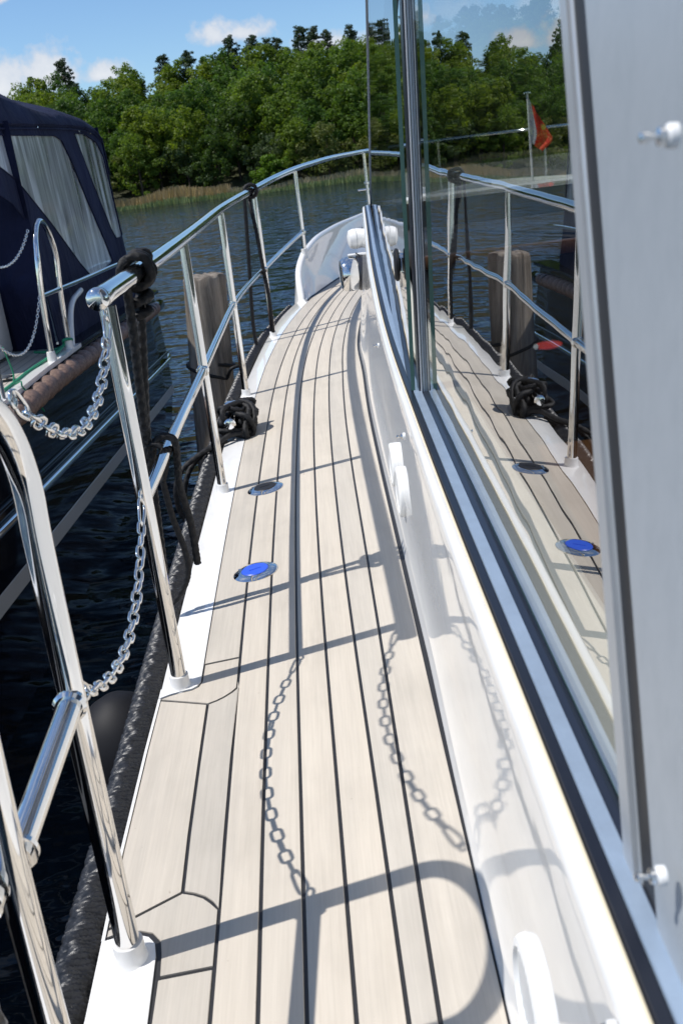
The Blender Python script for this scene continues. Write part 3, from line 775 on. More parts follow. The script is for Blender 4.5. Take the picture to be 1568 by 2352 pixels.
    # snap studs on white washers
    def stud(p, axis, s=1.0, par=side):
        w = lathe('snap_stud', [(0.0068 * s, -0.002), (0.0068 * s, 0.0014), (0.0060 * s, 0.0022), (0.0050 * s, 0.0024), (0.0048 * s, 0.0034), (0.0030 * s, 0.0036)], 'white_plastic', par, p, axis, 20)
        return w, lathe('stud_head', [(0.0054 * s, 0.0030), (0.0050 * s, 0.0054), (0.0019 * s, 0.0062), (0.0018 * s, 0.0088), (0.0030 * s, 0.0092), (0.0034 * s, 0.0108), (0.0029 * s, 0.0124), (0.0012 * s, 0.0130)], 'polished_steel', par, p, axis, 16)
    ax = (-1, 0.02, 0.045)
    for p in ((0.1200, 1.555, -0.441), (0.1395, 2.33, -0.425), (0.1040, 0.364, -0.428), (0.1475, 0.400, -0.005), (0.1335, 0.376, -0.345)):
        stud(p, ax, 0.9 if p[1] > 0.5 else 0.72)
    # round louvred vents on the cabin side
    def vent(y, z, r, k=1.0):
        x = float(LX('M', max(0.3, y))) + 0.0075
        o = lathe('air_vent', [(r, -0.008), (r, 0.004 * k), (r * 0.985, 0.0085 * k), (r * 0.94, 0.0115 * k), (r * 0.82, 0.0125 * k), (r * 0.78, 0.0070 * k)], 'white_plastic', side, (x, y, z), (-1, 0, 0.02), 40)
        for q_ in range(-5, 6):
            h = r * 0.13 * q_; w = math.sqrt(max(0.0, (r * 0.78) ** 2 - h * h))
            box('louvre', (x - 0.0098 * k, y + h - 0.0020, z - w), (x - 0.0055 * k, y + h + 0.0020, z + w), 'white_plastic', side)
    vent(0.616, -0.686, 0.058, 1.25); vent(1.92, -0.665, 0.054, 0.55); vent(2.085, -0.655, 0.050, 0.55)
    # port navigation light: white housing on a black foot, red lens forward
    nav = lathe('navigation_light', [(0.030, 0.0), (0.040, 0.006), (0.044, 0.030), (0.044, 0.055), (0.038, 0.072), (0.020, 0.078)], 'white_plastic', side, (0.258, 4.50, -0.326), (-1, -0.12, 0.0), 30)
    lathe('light_foot', [(0.048, 0.0), (0.050, 0.004), (0.050, 0.016), (0.046, 0.02)], 'black_plastic', side, (0.272, 4.50, -0.326), (-1, -0.12, 0.0), 30)
    lathe('light_lens', [(0.026, 0.0), (0.024, 0.012), (0.012, 0.016)], 'red_lens', side, (0.222, 4.540, -0.326), (-0.1, 1, 0), 20)
    lathe('light_seam', [(0.0445, 0.0415), (0.0452, 0.0420), (0.0452, 0.0432), (0.0445, 0.0437)], 'grey_stripe', side, (0.258, 4.50, -0.326), (-1, -0.12, 0.0), 30)
    # chromed horn on a rubber ring below it
    lathe('horn', [(0.068, 0.0), (0.074, 0.012), (0.076, 0.04), (0.073, 0.062), (0.064, 0.074), (0.040, 0.078)], 'polished_steel', side, (0.205, 4.42, -0.470), (-1, -0.10, 0.0), 32)
    lathe('horn_ring', [(0.070, -0.034), (0.077, -0.028), (0.077, -0.004), (0.072, 0.001)], 'black_rubber', side, (0.205, 4.42, -0.470), (-1, -0.10, 0.0), 32)
    box('horn_bracket', (0.17, 4.405, -0.394), (0.245, 4.435, -0.384), 'white_plastic', side, 0.003)
    tube('horn_lever', [(0.205, 4.40, -0.380), (0.222, 4.395, -0.395), (0.226, 4.36, -0.440)], 0.003, 'black_plastic', side, 8)
    # wheelhouse behind the glass: floor, console, windscreen posts, far side, roof
    box('wheelhouse_floor', (0.25, -1.2, -0.98), (3.8, 4.35, -0.94), 'brown_wood', side)
    box('side_lining', (0.235, -1.2, -0.94), (0.26, 4.0, -0.60), 'dark_interior', side)
    rows = []
    for y in np.linspace(0.3, 4.2, 30):
        zs = float(smooth_tab(ZS, y)); g = float(smooth_tab(XG, y)) + 0.012
        rows.append([(g, y, zs - 0.02), (g + 0.001, y, zs + 0.004), (g + 0.055, y, zs + 0.004), (g + 0.062, y, zs - 0.002), (g + 0.064, y, zs - 0.05)])
    loft('inner_sill', rows, 'cream_vinyl', side)
    box('side_table', (0.235, 0.2, -0.66), (0.75, 1.05, -0.62), 'varnished_teak', side, 0.01)
    box('console', (0.34, 3.0, -0.94), (3.6, 4.25, -0.30), 'dark_interior', side, 0.03)
    box('console_trim', (0.34, 2.975, -0.335), (3.6, 3.02, -0.295), 'brown_wood', side, 0.008)
    tube('steering_wheel', [(1.35 + 0.22 * math.cos(a), 2.80, -0.22 + 0.22 * math.sin(a)) for a in np.linspace(0, 2 * math.pi, 28, endpoint=False)], 0.014, 'brown_wood', side, 10, closed=True)
    for x0 in (0.33, 1.45, 2.55, 3.68):
        tube('windscreen_post', [(x0, 4.43, -0.19), (x0 + (0.02 if x0 < 1 else 0), 2.70, 0.75)], 0.022, 'dark_interior', side, 10)
    zt, zl = 0.75, -0.19
    v = [(0.32, 4.44, zl), (3.7, 4.44, zl), (3.7, 2.68, zt), (0.34, 2.68, zt)]
    mesh('windscreen', v, [(0, 1, 2, 3)], 'screen_glass', side, False)
    box('far_side_lining', (3.70, -1.2, -0.95), (3.78, 4.3, -0.36), 'dark_interior', side)
    for yp in (-1.2, 1.2, 2.75): box('far_side_post', (3.70, yp, -0.36), (3.76, yp + 0.07, 0.80), 'dark_interior', side)
    box('aft_bulkhead', (0.2, -1.3, -0.95), (3.78, -1.22, 0.85), 'dark_interior', side)
    box('wheelhouse_roof', (0.10, -1.3, 0.95), (3.9, 2.9, 1.03), 'white_gelcoat', side, 0.02)
    box('headlining', (0.2, -1.2, 0.93), (3.8, 2.75, 0.948), 'white_plastic', side)
build_cabin()

# ---------------------------------------------------------------- bow bulwark
def build_bulwark():
    inner = [(-0.052, 6.10), (-0.020, 6.24), (0.012, 6.33), (0.061, 6.49), (0.125, 6.68), (0.205, 6.90), (0.33, 7.23), (0.50, 7.68), (0.72, 8.2), (1.1, 9.0), (1.6, 9.9), (2.0, 10.5)]
    rim = [(-0.088, 6.10, -0.770), (-0.088, 6.30, -0.62), (-0.045, 6.45, -0.522), (0.0, 6.62, -0.484), (0.060, 6.86, -0.452), (0.135, 7.15, -0.436), (0.240, 7.55, -0.423), (0.40, 8.06, -0.414), (0.60, 8.6, -0.40), (1.0, 9.35, -0.38), (1.5, 10.1, -0.36), (2.0, 10.75, -0.35)]
    I = crom([(x, y, zdk(x, y) + 0.001) for x, y in inner], 6); Rm = crom(rim, 6)
    rows = []
    for a, b in zip(I, Rm):
        d = np.array((0.030, -0.010, 0.0)); o = b - a
        rows.append([tuple(a), tuple(a + 0.35 * o + d * 0.3), tuple(b + d * 0.75 + (0, 0, -0.035)), tuple(b + d * 0.85 + (0, 0, -0.008)), tuple(b + d * 0.6 + (0, 0, 0.006)), tuple(b + d * 0.0 + (0, 0, 0.008)), tuple(b - d * 0.5), tuple(b - d * 0.6 + (0, 0, -0.02)), (b[0] - 0.045, b[1] + 0.01, a[2] - 0.05)])
    rows.insert(0, [(-0.06 + 0.002 * k, 6.02, -0.79 + 0.001 * (k % 3)) for k in range(9)])
    loft('bulwark', rows, 'white_gelcoat', yacht, ang=60)
    rows = []
    for a in I[:40]: rows.append([(a[0] - 0.001, a[1], a[2] + 0.006), (a[0] + 0.006, a[1] - 0.003, a[2] + 0.003), (a[0] + 0.010, a[1] - 0.005, a[2] + 0.0006)])
    loft('bulwark_seam', rows, 'black_caulk', yacht)
    # mirror half, seen through the windscreen
    rows = [[(4.0 - b[0] - 0.02, b[1], a[2]), (4.0 - b[0] - 0.02, b[1], b[2]), (4.0 - b[0] + 0.02, b[1], b[2]), (4.0 - b[0] + 0.02, b[1], a[2] - 0.3)] for a, b in zip(I, Rm)]
    loft('bulwark', rows, 'white_gelcoat', yacht)
build_bulwark()

# ---------------------------------------------------------------- deck fillers, bollard
def filler(x, y, cap):
    n = Vector((-0.09, -0.02, 1)).normalized(); c = Vector((x, y, zdk(x, y)))
    o = lathe('deck_filler', [(0.0535, -0.002), (0.0535, 0.0012), (0.0515, 0.0026), (0.0400, 0.0060), (0.0335, 0.0068), (0.0325, 0.0050)], 'polished_steel', yacht, c, n, 40)
    lathe('filler_cap', [(0.0325, 0.003), (0.0325, 0.0072), (0.0310, 0.0085), (0.0120, 0.0088)], cap, o, c, n, 36)
    q = Vector((0, 0, 1)).rotation_difference(n).to_matrix()
    bm = bmesh.new(); box_bm(bm, (-0.015, -0.0028, 0.0080), (0.015, 0.0028, 0.0102), 0.001)
    bmesh.ops.rotate(bm, cent=(0, 0, 0), matrix=q @ Matrix.Rotation(R(15), 3, 'Z'), verts=bm.verts); bmesh.ops.translate(bm, vec=c, verts=bm.verts)
    from_bm('key_slot', bm, cap, o)
    for k in range(3):
        a = 0.5 + k * 2.1
        p = c + q @ Vector((0.0455 * math.cos(a), 0.0455 * math.sin(a), 0.0042))
        lathe('screw', [(0.0036, -0.001), (0.0036, 0.0006), (0.0024, 0.0012)], 'polished_steel', o, p, n, 12)
filler(-0.2185, 2.090, 'blue_plastic'); filler(-0.2125, 2.677, 'black_plastic')
def bollard():
    b = lathe('bollard', [(0.045, 0.0), (0.045, 0.006), (0.026, 0.012), (0.022, 0.10), (0.026, 0.108), (0.014, 0.114)], 'polished_steel', yacht, (-0.343, 3.38, zdk(-0.343, 3.38)), (0, 0, 1), 24)
    tube('bollard_horn', [(-0.345, 3.24, -0.799), (-0.343, 3.52, -0.795)], 0.012, 'polished_steel', b, 16)
    lathe('horn_end', [(0.012, 0.0), (0.0195, 0.002), (0.0205, 0.008), (0.016, 0.014), (0.006, 0.016)], 'polished_steel', b, (-0.345, 3.245, -0.799), (0, -1, 0), 22)
bollard()

# ---------------------------------------------------------------- chains across the gate
def link_mesh(name, L, Wd, r):
    pts = []
    hl, hw = L / 2 - r, Wd / 2 - r
    for s in (1, -1):
        for k in range(7):
            a = -math.pi / 2 + math.pi * k / 6
            pts.append((s * (hl - hw + hw * math.cos(a)), s * hw * math.sin(a), 0))
    P, _ = resample(np.array(pts), 0.0035 * L / 0.033, closed=True)
    v, f = tube_data(P, r, 8, True)
    me = bpy.data.meshes.new(name); me.from_pydata([tuple(map(float, p)) for p in v], [], f)
    me.polygons.foreach_set('use_smooth', [True] * len(me.polygons)); me.materials.append(MATS['polished_steel'])
    return me
def hook_mesh(name, s):
    pts = [(0.0, -0.006, 0), (0.006, -0.0085, 0), (0.03, -0.0125, 0), (0.045, -0.0105, 0), (0.050, 0.0, 0), (0.045, 0.0105, 0), (0.03, 0.0125, 0), (0.006, 0.0085, 0), (0.0, 0.006, 0), (-0.004, 0, 0)]
    P, _ = resample(crom([tuple(c * s for c in p) for p in pts], 6, True), 0.003 * s, True)
    v, f = tube_data(P, 0.0026 * s, 8, True)
    me = bpy.data.meshes.new(name); me.from_pydata([tuple(map(float, p)) for p in v], [], f)
    me.polygons.foreach_set('use_smooth', [True] * len(me.polygons)); me.materials.append(MATS['polished_steel'])
    return me
def chain(name, a, b, sag, label, group, pitch=0.0262, size=1.0, hooks=True, wob=0.5):
    a = np.array(a, float); b = np.array(b, float)
    t = np.linspace(0, 1, 200)
    P = a[None] * (1 - t)[:, None] + b[None] * t[:, None]
    P[:, 2] -= sag * 4 * t * (1 - t)
    d = np.r_[0, np.cumsum(np.linalg.norm(np.diff(P, axis=0), axis=1))]
    root = empty(name, tuple(P[100])); tag(root, label, 'chain', group)
    lm = link_mesh('chain_link', 0.0335 * size, 0.0195 * size, 0.0026 * size)
    hm = hook_mesh('snap_hook', size) if hooks else None
    hl = 0.046 * size if hooks else 0.0
    n = int(round((d[-1] - 2 * hl) / (pitch * size))); ps = (d[-1] - 2 * hl) / n
    def at(s): return np.array([np.interp(s, d, P[:, k]) for k in range(3)])
    def place(nm, me, s0, s1, roll, flip=False, off=0.5):
        p0, p1 = at(s0), at(s1)
        if flip: p0, p1 = p1, p0
        xa = Vector(p1 - p0).normalized(); za = Vector((0, 0, 1)); ya = za.cross(xa)
        if ya.length < 1e-3: ya = Vector((1, 0, 0))
        ya.normalize(); za = xa.cross(ya)
        M = Matrix((xa, ya, za)).transposed().to_4x4() @ Matrix.Rotation(roll, 4, 'X')
        c = Vector(p0) * (1 - off) + Vector(p1) * off
        M.translation = c
        o = bpy.data.objects.new(nm, me); C.objects.link(o); o.parent = root
        o.matrix_basis = Matrix.Translation(-Vector(root.location)) @ M
    if hooks:
        place('snap_hook', hm, hl, 0.0, R(80), False, 0.0); place('snap_hook', hm, d[-1] - hl, d[-1], R(95), False, 0.0)
    for k in range(n):
        s = hl + ps * k
        place('chain_link', lm, s, s + ps, R(45 if k % 2 else -45) + random.uniform(-wob, wob) * 0.5)
    return root
chain('safety_chain', (-0.341, 1.598, -0.196), (-0.323, 0.990, -0.190), 0.100, 'upper of the two steel chains hanging from the rail end across the gate', 'chains across the boarding gate')
chain('safety_chain', (-0.345, 1.600, -0.514), (-0.330, 0.990, -0.538), 0.098, 'lower of the two steel chains, hooked halfway up the stanchion by the gate', 'chains across the boarding gate')

# ---------------------------------------------------------------- ropes, fender
def ropes():
    # hitch on the top rail with its two tails, and the tail thrown over the middle rail
    c = np.array((-0.341, 1.97, -0.152))
    r = 0.0094
    pts = []
    for k in range(0, 22):
        a = -2.4 + k * 0.75
        rr = 0.0285 + (0.004 if k % 4 == 0 else 0)
        pts.append((c[0] + rr * math.sin(a), c[1] - 0.045 + 0.0034 * k, c[2] + rr * math.cos(a)))
    pts = [(-0.386, 1.95, -0.50), (-0.376, 1.945, -0.36), (-0.366, 1.94, -0.22)] + pts + [(-0.350, 1.985, -0.205), (-0.352, 1.975, -0.235), (-0.368, 1.965, -0.36), (-0.381, 1.955, -0.46), (-0.388, 1.95, -0.56), (-0.402, 1.945, -0.80)]
    tag(rope('mooring_rope', pts, r), 'black braided rope hitched round the near end of the top rail', 'rope', 'black mooring ropes')
    lump = [(c[0] - 0.014, c[1] - 0.012, c[2] - 0.030), (c[0] - 0.002, c[1] + 0.02, c[2] - 0.040), (c[0] + 0.012, c[1] + 0.008, c[2] - 0.052), (c[0] - 0.010, c[1] - 0.02, c[2] - 0.060), (c[0] - 0.026, c[1], c[2] - 0.058), (c[0] - 0.012, c[1] + 0.022, c[2] - 0.072), (c[0] + 0.008, c[1] - 0.004, c[2] - 0.080), (c[0] - 0.02, c[1] - 0.012, c[2] - 0.088)]
    tag(rope('rope_knot', lump, 0.010), 'bulky black knot tied under the near end of the top rail', 'knot')
    pts = [(-0.398, 1.945, -0.70), (-0.387, 1.95, -0.58), (-0.376, 1.95, -0.516), (-0.362, 1.95, -0.494), (-0.345, 1.95, -0.489), (-0.328, 1.95, -0.502), (-0.330, 1.95, -0.55), (-0.3345, 1.95, -0.60), (-0.326, 1.955, -0.69), (-0.327, 1.955, -0.785)]
    tag(rope('mooring_rope', pts, 0.0080), 'black rope tail slung over the middle rail with its cut end hanging', 'rope', 'black mooring ropes')
    pts = [(-0.364, 1.93, -0.58), (-0.358, 1.93, -0.66), (-0.345, 1.93, -0.74), (-0.346, 1.93, -0.79), (-0.366, 1.93, -0.832), (-0.398, 1.93, -0.86), (-0.412, 1.94, -0.80), (-0.410, 1.95, -0.66), (-0.392, 1.95, -0.52), (-0.362, 1.945, -0.505), (-0.350, 1.94, -0.535), (-0.364, 1.93, -0.58)]
    tag(rope('mooring_rope', pts, 0.0068), 'slack loop of thinner black rope dangling below the middle rail', 'rope', 'black mooring ropes')
    # doubled line made fast to the top rail further forward
    c = np.array((-0.250, 5.03, -0.076)); pts = [(-0.322, 5.0, -0.95), (-0.332, 5.0, -0.73), (-0.307, 5.0, -0.41), (-0.288, 5.0, -0.17)]
    for k in range(13):
        a = -1.6 + k * 0.95
        pts.append((c[0] + 0.030 * math.sin(a), c[1] - 0.03 + 0.0055 * k, c[2] + 0.030 * math.cos(a)))
    pts += [(-0.262, 5.03, -0.15), (-0.250, 5.01, -0.25), (-0.242, 5.0, -0.42), (-0.232, 5.0, -0.60), (-0.236, 5.02, -0.78)]
    tag(rope('mooring_rope', pts, 0.0095, step=0.005, seg=10), 'doubled black rope hanging from the top rail beside the fourth stanchion', 'rope', 'black mooring ropes')
    # heap on the bollard, with bights over the side
    heap = []
    cx, cy, cz = -0.342, 3.36, -0.800
    rnd = random.Random(5)
    for k in range(46):
        a = k * 0.92; s = 0.020 + 0.064 * rnd.random() ** 0.6; tw = math.sin(a * 0.5)
        heap.append((cx + 0.012 + s * math.sin(a) * (0.75 + 0.35 * rnd.random()), cy - 0.05 + 0.15 * (rnd.random() - 0.35) + 0.02 * math.cos(a), cz - 0.008 + (s * 0.78) * math.cos(a) + 0.012 * tw))
    low = [(-0.300, 3.28, -0.850), (-0.272, 3.30, -0.835), (-0.266, 3.34, -0.820), (-0.285, 3.37, -0.800), (-0.31, 3.36, -0.835), (-0.36, 3.28, -0.850), (-0.41, 3.22, -0.862), (-0.46, 3.18, -0.885), (-0.50, 3.15, -0.925), (-0.525, 3.13, -0.99), (-0.53, 3.12, -1.05)]
    tag(rope('mooring_rope', heap + low, 0.0100, n=7, step=0.005, seg=10), 'tangled heap of black rope turned round the steel bollard on the deck edge', 'rope', 'black mooring ropes')
    pts = [(-0.30, 3.26, -0.842), (-0.35, 3.24, -0.838), (-0.40, 3.2, -0.855), (-0.455, 3.16, -0.872), (-0.515, 3.12, -0.905), (-0.545, 3.1, -0.96), (-0.548, 3.1, -1.03), (-0.53, 3.1, -1.08), (-0.50, 3.1, -1.07), (-0.47, 3.12, -1.0), (-0.445, 3.15, -0.93), (-0.42, 3.2, -0.885), (-0.37, 3.26, -0.862)]
    tag(rope('mooring_rope', pts, 0.0095, step=0.005, seg=10), 'bight of black rope hanging over the side next to the bollard', 'rope', 'black mooring ropes')
    # line round the pile
    pc = lambda z: (-0.588 - 0.08 * (-0.49 - z), 5.4)
    pts = []
    for k in range(20):
        a = 0.4 + 2 * math.pi * k / 19 * 1.06; z = -0.945 - 0.035 * math.sin(a) - 0.004 * k
        x, y = pc(z); pts.append((x + 0.131 * math.sin(a), y - 0.131 * math.cos(a), z))
    pts += [(-0.50, 5.26, -0.985), (-0.40, 5.3, -0.975), (-0.33, 5.4, -0.955), (-0.27, 5.55, -0.90)]
    tag(rope('mooring_rope', pts, 0.0105, step=0.007, seg=10, braid=0.4), 'black line looped round the wooden mooring pile', 'rope', 'black mooring ropes')
    # thick sock-like rope hanging outside the aft end of the hoop
    tag(rope('hanging_rope', [(-0.404, 0.735, -0.60), (-0.410, 0.735, -0.70), (-0.412, 0.735, -0.95), (-0.414, 0.735, -1.2)], 0.018, 'black_rope_rail'), 'thick black rope hanging outside the hoop at the left edge', 'rope')
    # fender
    f = lathe('fender', [(0.010, 0.125), (0.030, 0.120), (0.060, 0.100), (0.085, 0.073), (0.104, 0.030), (0.113, -0.01), (0.115, -0.05), (0.115, -0.48), (0.100, -0.55), (0.05, -0.60), (0.015, -0.62)], 'black_fender', None, (-0.535, 1.83, -1.14), (0, 0, 1), 36)
    tag(f, 'matt black inflatable fender hanging below the rope rail', 'fender')
ropes()

# ---------------------------------------------------------------- mooring pile
def pile():
    root = empty('mooring_pile', (-0.72, 5.4, WATER)); tag(root, 'weathered grey wooden mooring pile standing in the water between the boats', 'post')
    rows = []; seg = 44
    rr = np.random.default_rng(3); ridge = 0.008 * np.cumsum(rr.normal(0, 1, seg)) ; ridge -= np.linspace(ridge[0], ridge[-1], seg); ridge = np.clip(ridge, -0.016, 0.012)
    for i, z in enumerate(np.r_[np.linspace(-2.5, -0.50, 46), -0.487, -0.482]):
        cx = -0.588 - 0.08 * (-0.49 - z); R0 = 0.117 + 0.006 * (-0.5 - z)
        if z > -0.495: R0 -= 0.006
        if z > -0.485: R0 -= 0.03
        rows.append([(cx + (R0 + ridge[k] + 0.003 * math.sin(5 * z + k)) * math.cos(2 * math.pi * k / seg), 5.4 + (R0 + ridge[k]) * math.sin(2 * math.pi * k / seg), z + (0.006 * math.sin(k * 1.3) if z > -0.495 else 0)) for k in range(seg)])
    o = loft('trunk', rows, 'weathered_pile', root, closed=True, ang=50)
    last = rows[-1]; mesh('end_grain', last + [(-0.588, 5.4, -0.480)], [(k, (k + 1) % seg, seg) for k in range(seg)], 'weathered_pile', root)
pile()

# ---------------------------------------------------------------- neighbouring boat
def neighbour():
    G = -1.40
    zs = lambda y: -0.050 * (y - 4.4)
    dz = lambda y: -0.80 - 0.022 * max(0.0, y - 5.2)
    bt = empty('motor_boat', (-3.0, 4.0, WATER)); tag(bt, 'dark blue motor boat with a navy canvas cockpit canopy moored alongside', 'boat')
    st_ = list(np.linspace(-3.0, 8.6, 24)) + [8.9, 9.0, 9.05]
    rows = []
    for y in st_:
        g = G if y < 8.6 else G - (y - 8.6) * 0.9 - (0.35 if y > 9.02 else 0)
        z0 = dz(y); s = zs(y)
        rows.append([(g - 0.10, y, z0 - 0.004), (g - 0.005, y, z0 - 0.004), (g + 0.005, y, z0 - 0.03), (g + 0.03, y, -1.22 + s), (g + 0.028, y, -1.5 + s), (g - 0.10, y, WATER - 0.3)])
    rows.append([(-3.0, 9.06, p[2]) for p in rows[-1]])
    loft('hull', rows, 'navy_hull', bt, ang=50)
    rows = [[(G + 0.031, y, -1.475 + zs(y)), (G + 0.0335, y, -1.478 + zs(y)), (G + 0.0325, y, -1.552 + zs(y)), (G + 0.028, y, -1.555 + zs(y))] for y in np.linspace(-3, 8.6, 16)]
    loft('hull_stripe', rows, 'grey_stripe', bt)
    tube('rub_rail', [(G + 0.040, y, -1.255 + zs(y)) for y in np.linspace(-3, 8.6, 16)], 0.020, 'polished_steel', bt, 14)
    tube('rub_rail', [(G + 0.036, y, -1.185 + zs(y)) for y in np.linspace(-3, 8.6, 16)], 0.012, 'navy_hull', bt, 12)
    # wound brown rope fender under the gunwale
    P, _ = resample(np.array([(G + 0.030, y, -0.868 - 0.030 * max(0, y - 4.9)) for y in np.linspace(2.2, 8.35, 40)]), 0.0055)
    def rad(ph, s): return 0.034 + 0.021 * np.abs(np.sin(math.pi / 0.165 * s + 0.5 * ph)) ** 0.7
    tube('rope_fender', P, 0.045, 'brown_rope', bt, 20, rad=rad)
    lathe('fender_ring', [(0.047, -0.012), (0.053, -0.008), (0.053, 0.008), (0.047, 0.012)], 'black_rubber', bt, (G + 0.03, 8.15, -0.965), (0, 1, -0.03))
    lathe('fender_end', [(0.046, 0.0), (0.05, 0.08), (0.05, 0.34), (0.035, 0.40), (0.01, 0.41)], 'navy_hull', bt, (G + 0.03, 8.3, -0.97), (0, 1, -0.03))
    # side deck with its planks, white margin
    deck = mesh('side_deck', [(G - 0.08, 2.0, dz(2) - 0.001), (G - 0.08, 6.2, dz(6.2) - 0.001), (G - 0.62, 6.2, dz(6.2) - 0.001), (G - 0.62, 2.0, dz(2) - 0.001)], [(0, 1, 2, 3)], 'black_caulk', bt, False)
    for k in range(9):
        a = G - 0.085 - 0.058 * k; b = a - 0.054
        mesh('plank', [(a, 2.0, dz(2) + 0.002), (a, 6.2, dz(6.2) + 0.002), (b, 6.2, dz(6.2) + 0.002), (b, 2.0, dz(2) + 0.002)], [(0, 1, 2, 3)], 'synthetic_teak', deck, False)
    rows = [[(G + 0.004, y, dz(y) - 0.02), (G + 0.004, y, dz(y) + 0.004), (G - 0.082, y, dz(y) + 0.004), (G - 0.082, y, dz(y) - 0.01)] for y in np.linspace(-3, 5.7, 12)]
    loft('deck_margin', rows, 'white_gelcoat', bt)
    rows = [[(G + 0.004, y, dz(y) - 0.02), (G + 0.004, y, dz(y) + 0.004), (G - 0.16, y, dz(y) + 0.012), (G - 0.16, y, dz(y) - 0.01)] for y in np.linspace(5.7, 8.9, 8)]
    loft('gunwale_cap', rows, 'navy_hull', bt)
    lathe('deck_filler', [(0.05, 0.0), (0.05, 0.004), (0.03, 0.008), (0.01, 0.008)], 'polished_steel', bt, (G - 0.17, 4.75, dz(4.75) + 0.002), (0, 0, 1), 24)
    # hoops and gunwale rail
    def hoop(y0, y1, x, ztop):
        zb = dz(y0); c = (y0 + y1) / 2; h = (y1 - y0) / 2
        pts = [(x, y0, zb), (x + 0.015, y0, -0.5), (x + 0.03, y0, ztop - h * 1.2)] + [(x + 0.035, c - h * math.cos(a), ztop - h * 1.2 + h * 1.2 * math.sin(a)) for a in np.linspace(0.3, math.pi - 0.3, 9)] + [(x + 0.03, y1, ztop - h * 1.2), (x + 0.015, y1, -0.5), (x, y1, zb)]
        P, _ = resample(crom(pts, 6), 0.02)
        hp = tube('boarding_hoop', P, 0.0155, 'polished_steel', bt, 16)
        tube('cross_bar', [(x + 0.016, y0, -0.462), (x + 0.016, y1, -0.470)], 0.0135, 'polished_steel', hp, 14)
        for yy in (y0, y1): lathe('hoop_foot', [(0.026, 0.0), (0.022, 0.05), (0.016, 0.052)], 'white_gelcoat', hp, (x, yy, dz(yy)), (0, 0, 1), 18)
        return hp
    hp = hoop(5.109, 5.506, G - 0.018, -0.100)
    P, _ = resample(crom([(G - 0.002, 5.506, -0.470), (G - 0.005, 6.2, -0.485), (G - 0.01, 7.2, -0.50), (G - 0.02, 8.2, -0.53), (G - 0.06, 8.7, -0.56)], 8), 0.05)
    tube('side_rail', P, 0.0135, 'polished_steel', bt, 14)
    tube('rail_stay', crom([(G - 0.03, 5.62, dz(5.6)), (G - 0.03, 5.72, -0.66), (G - 0.03, 5.85, -0.58), (G - 0.04, 6.15, -0.55)], 6), 0.017, 'white_gelcoat', bt, 12)
    hp2 = tube('stanchion', [(G - 0.018, 4.20, dz(4.2)), (G + 0.0, 4.20, -0.13)], 0.0155, 'polished_steel', bt, 14)
    # white cabin side by the canopy opening
    box('cabin_side', (-2.7, 4.9, -0.80), (-1.745, 5.57, -0.40), 'white_gelcoat', bt, 0.03)
    # canopy -----------------------------------------------------------------
    lean = lambda z: -1.50 - 0.04 * (z + 0.8)
    S = lambda y, z: (lean(z) - (0.35 * (max(0.0, y - 8.2)) ** 2), y, z)
    outer = [(5.10, 0.09), (5.10, 0.408), (5.58, 0.412), (7.32, 0.470), (8.05, 0.47), (8.40, 0.40), (8.50, 0.12), (8.62, -0.20), (8.74, -0.50), (8.80, -0.84), (7.9, -0.86), (6.2, -0.82), (5.62, -0.81), (5.60, -0.10), (5.42, 0.0)]
    w1 = [(5.18, 0.348), (5.58, 0.352), (6.75, 0.385), (6.92, 0.36), (7.05, 0.25), (7.25, 0.0), (7.55, -0.33), (7.68, -0.50), (7.4, -0.522), (6.85, -0.535), (6.6, -0.42), (6.1, -0.13), (5.60, 0.12), (5.30, 0.20), (5.18, 0.23)]
    w2 = [(7.36, 0.418), (7.7, 0.425), (8.10, 0.375), (8.28, 0.27), (8.30, 0.0), (8.33, -0.34), (8.22, -0.355), (8.02, -0.350), (7.90, -0.27), (7.62, 0.06)]
    def dens(poly):
        q = []
        for i in range(len(poly)):
            a = np.array(poly[i]); b = np.array(poly[(i + 1) % len(poly)]); n = max(1, int(np.linalg.norm(b - a) / 0.15))
            q += [tuple(a + (b - a) * k / n) for k in range(n)]
        return q
    root = None
    bm = bmesh.new(); es = []
    for poly in (dens(outer), dens(w1), dens(w2)):
        vs_ = [bm.verts.new((y, z, 0)) for y, z in poly]
        es += [bm.edges.new((vs_[i], vs_[(i + 1) % len(vs_)])) for i in range(len(vs_))]
    bmesh.ops.triangle_fill(bm, edges=es, use_beauty=True)
    for v in bm.verts: v.co = S(v.co.x, v.co.y)
    cv = from_bm('canopy', bm, 'navy_canvas', bt, False)
    sol = cv.modifiers.new('thickness', 'SOLIDIFY'); sol.thickness = 0.006; sol.offset = 0
    for poly in (w1, w2):
        bm = bmesh.new(); q = dens(poly); vs_ = [bm.verts.new((y, z, 0)) for y, z in q]
        es = [bm.edges.new((vs_[i], vs_[(i + 1) % len(vs_)])) for i in range(len(vs_))]
        bmesh.ops.triangle_fill(bm, edges=es, use_beauty=True)
        bmesh.ops.subdivide_edges(bm, edges=bm.edges[:], cuts=2)
        for v in bm.verts:
            p = S(v.co.x, v.co.y); v.co = (p[0] - 0.004, p[1], p[2])
        from_bm('clear_window', bm, 'clear_vinyl', cv, True)
    # roof: cambered, with a valance over the side
    rows = []
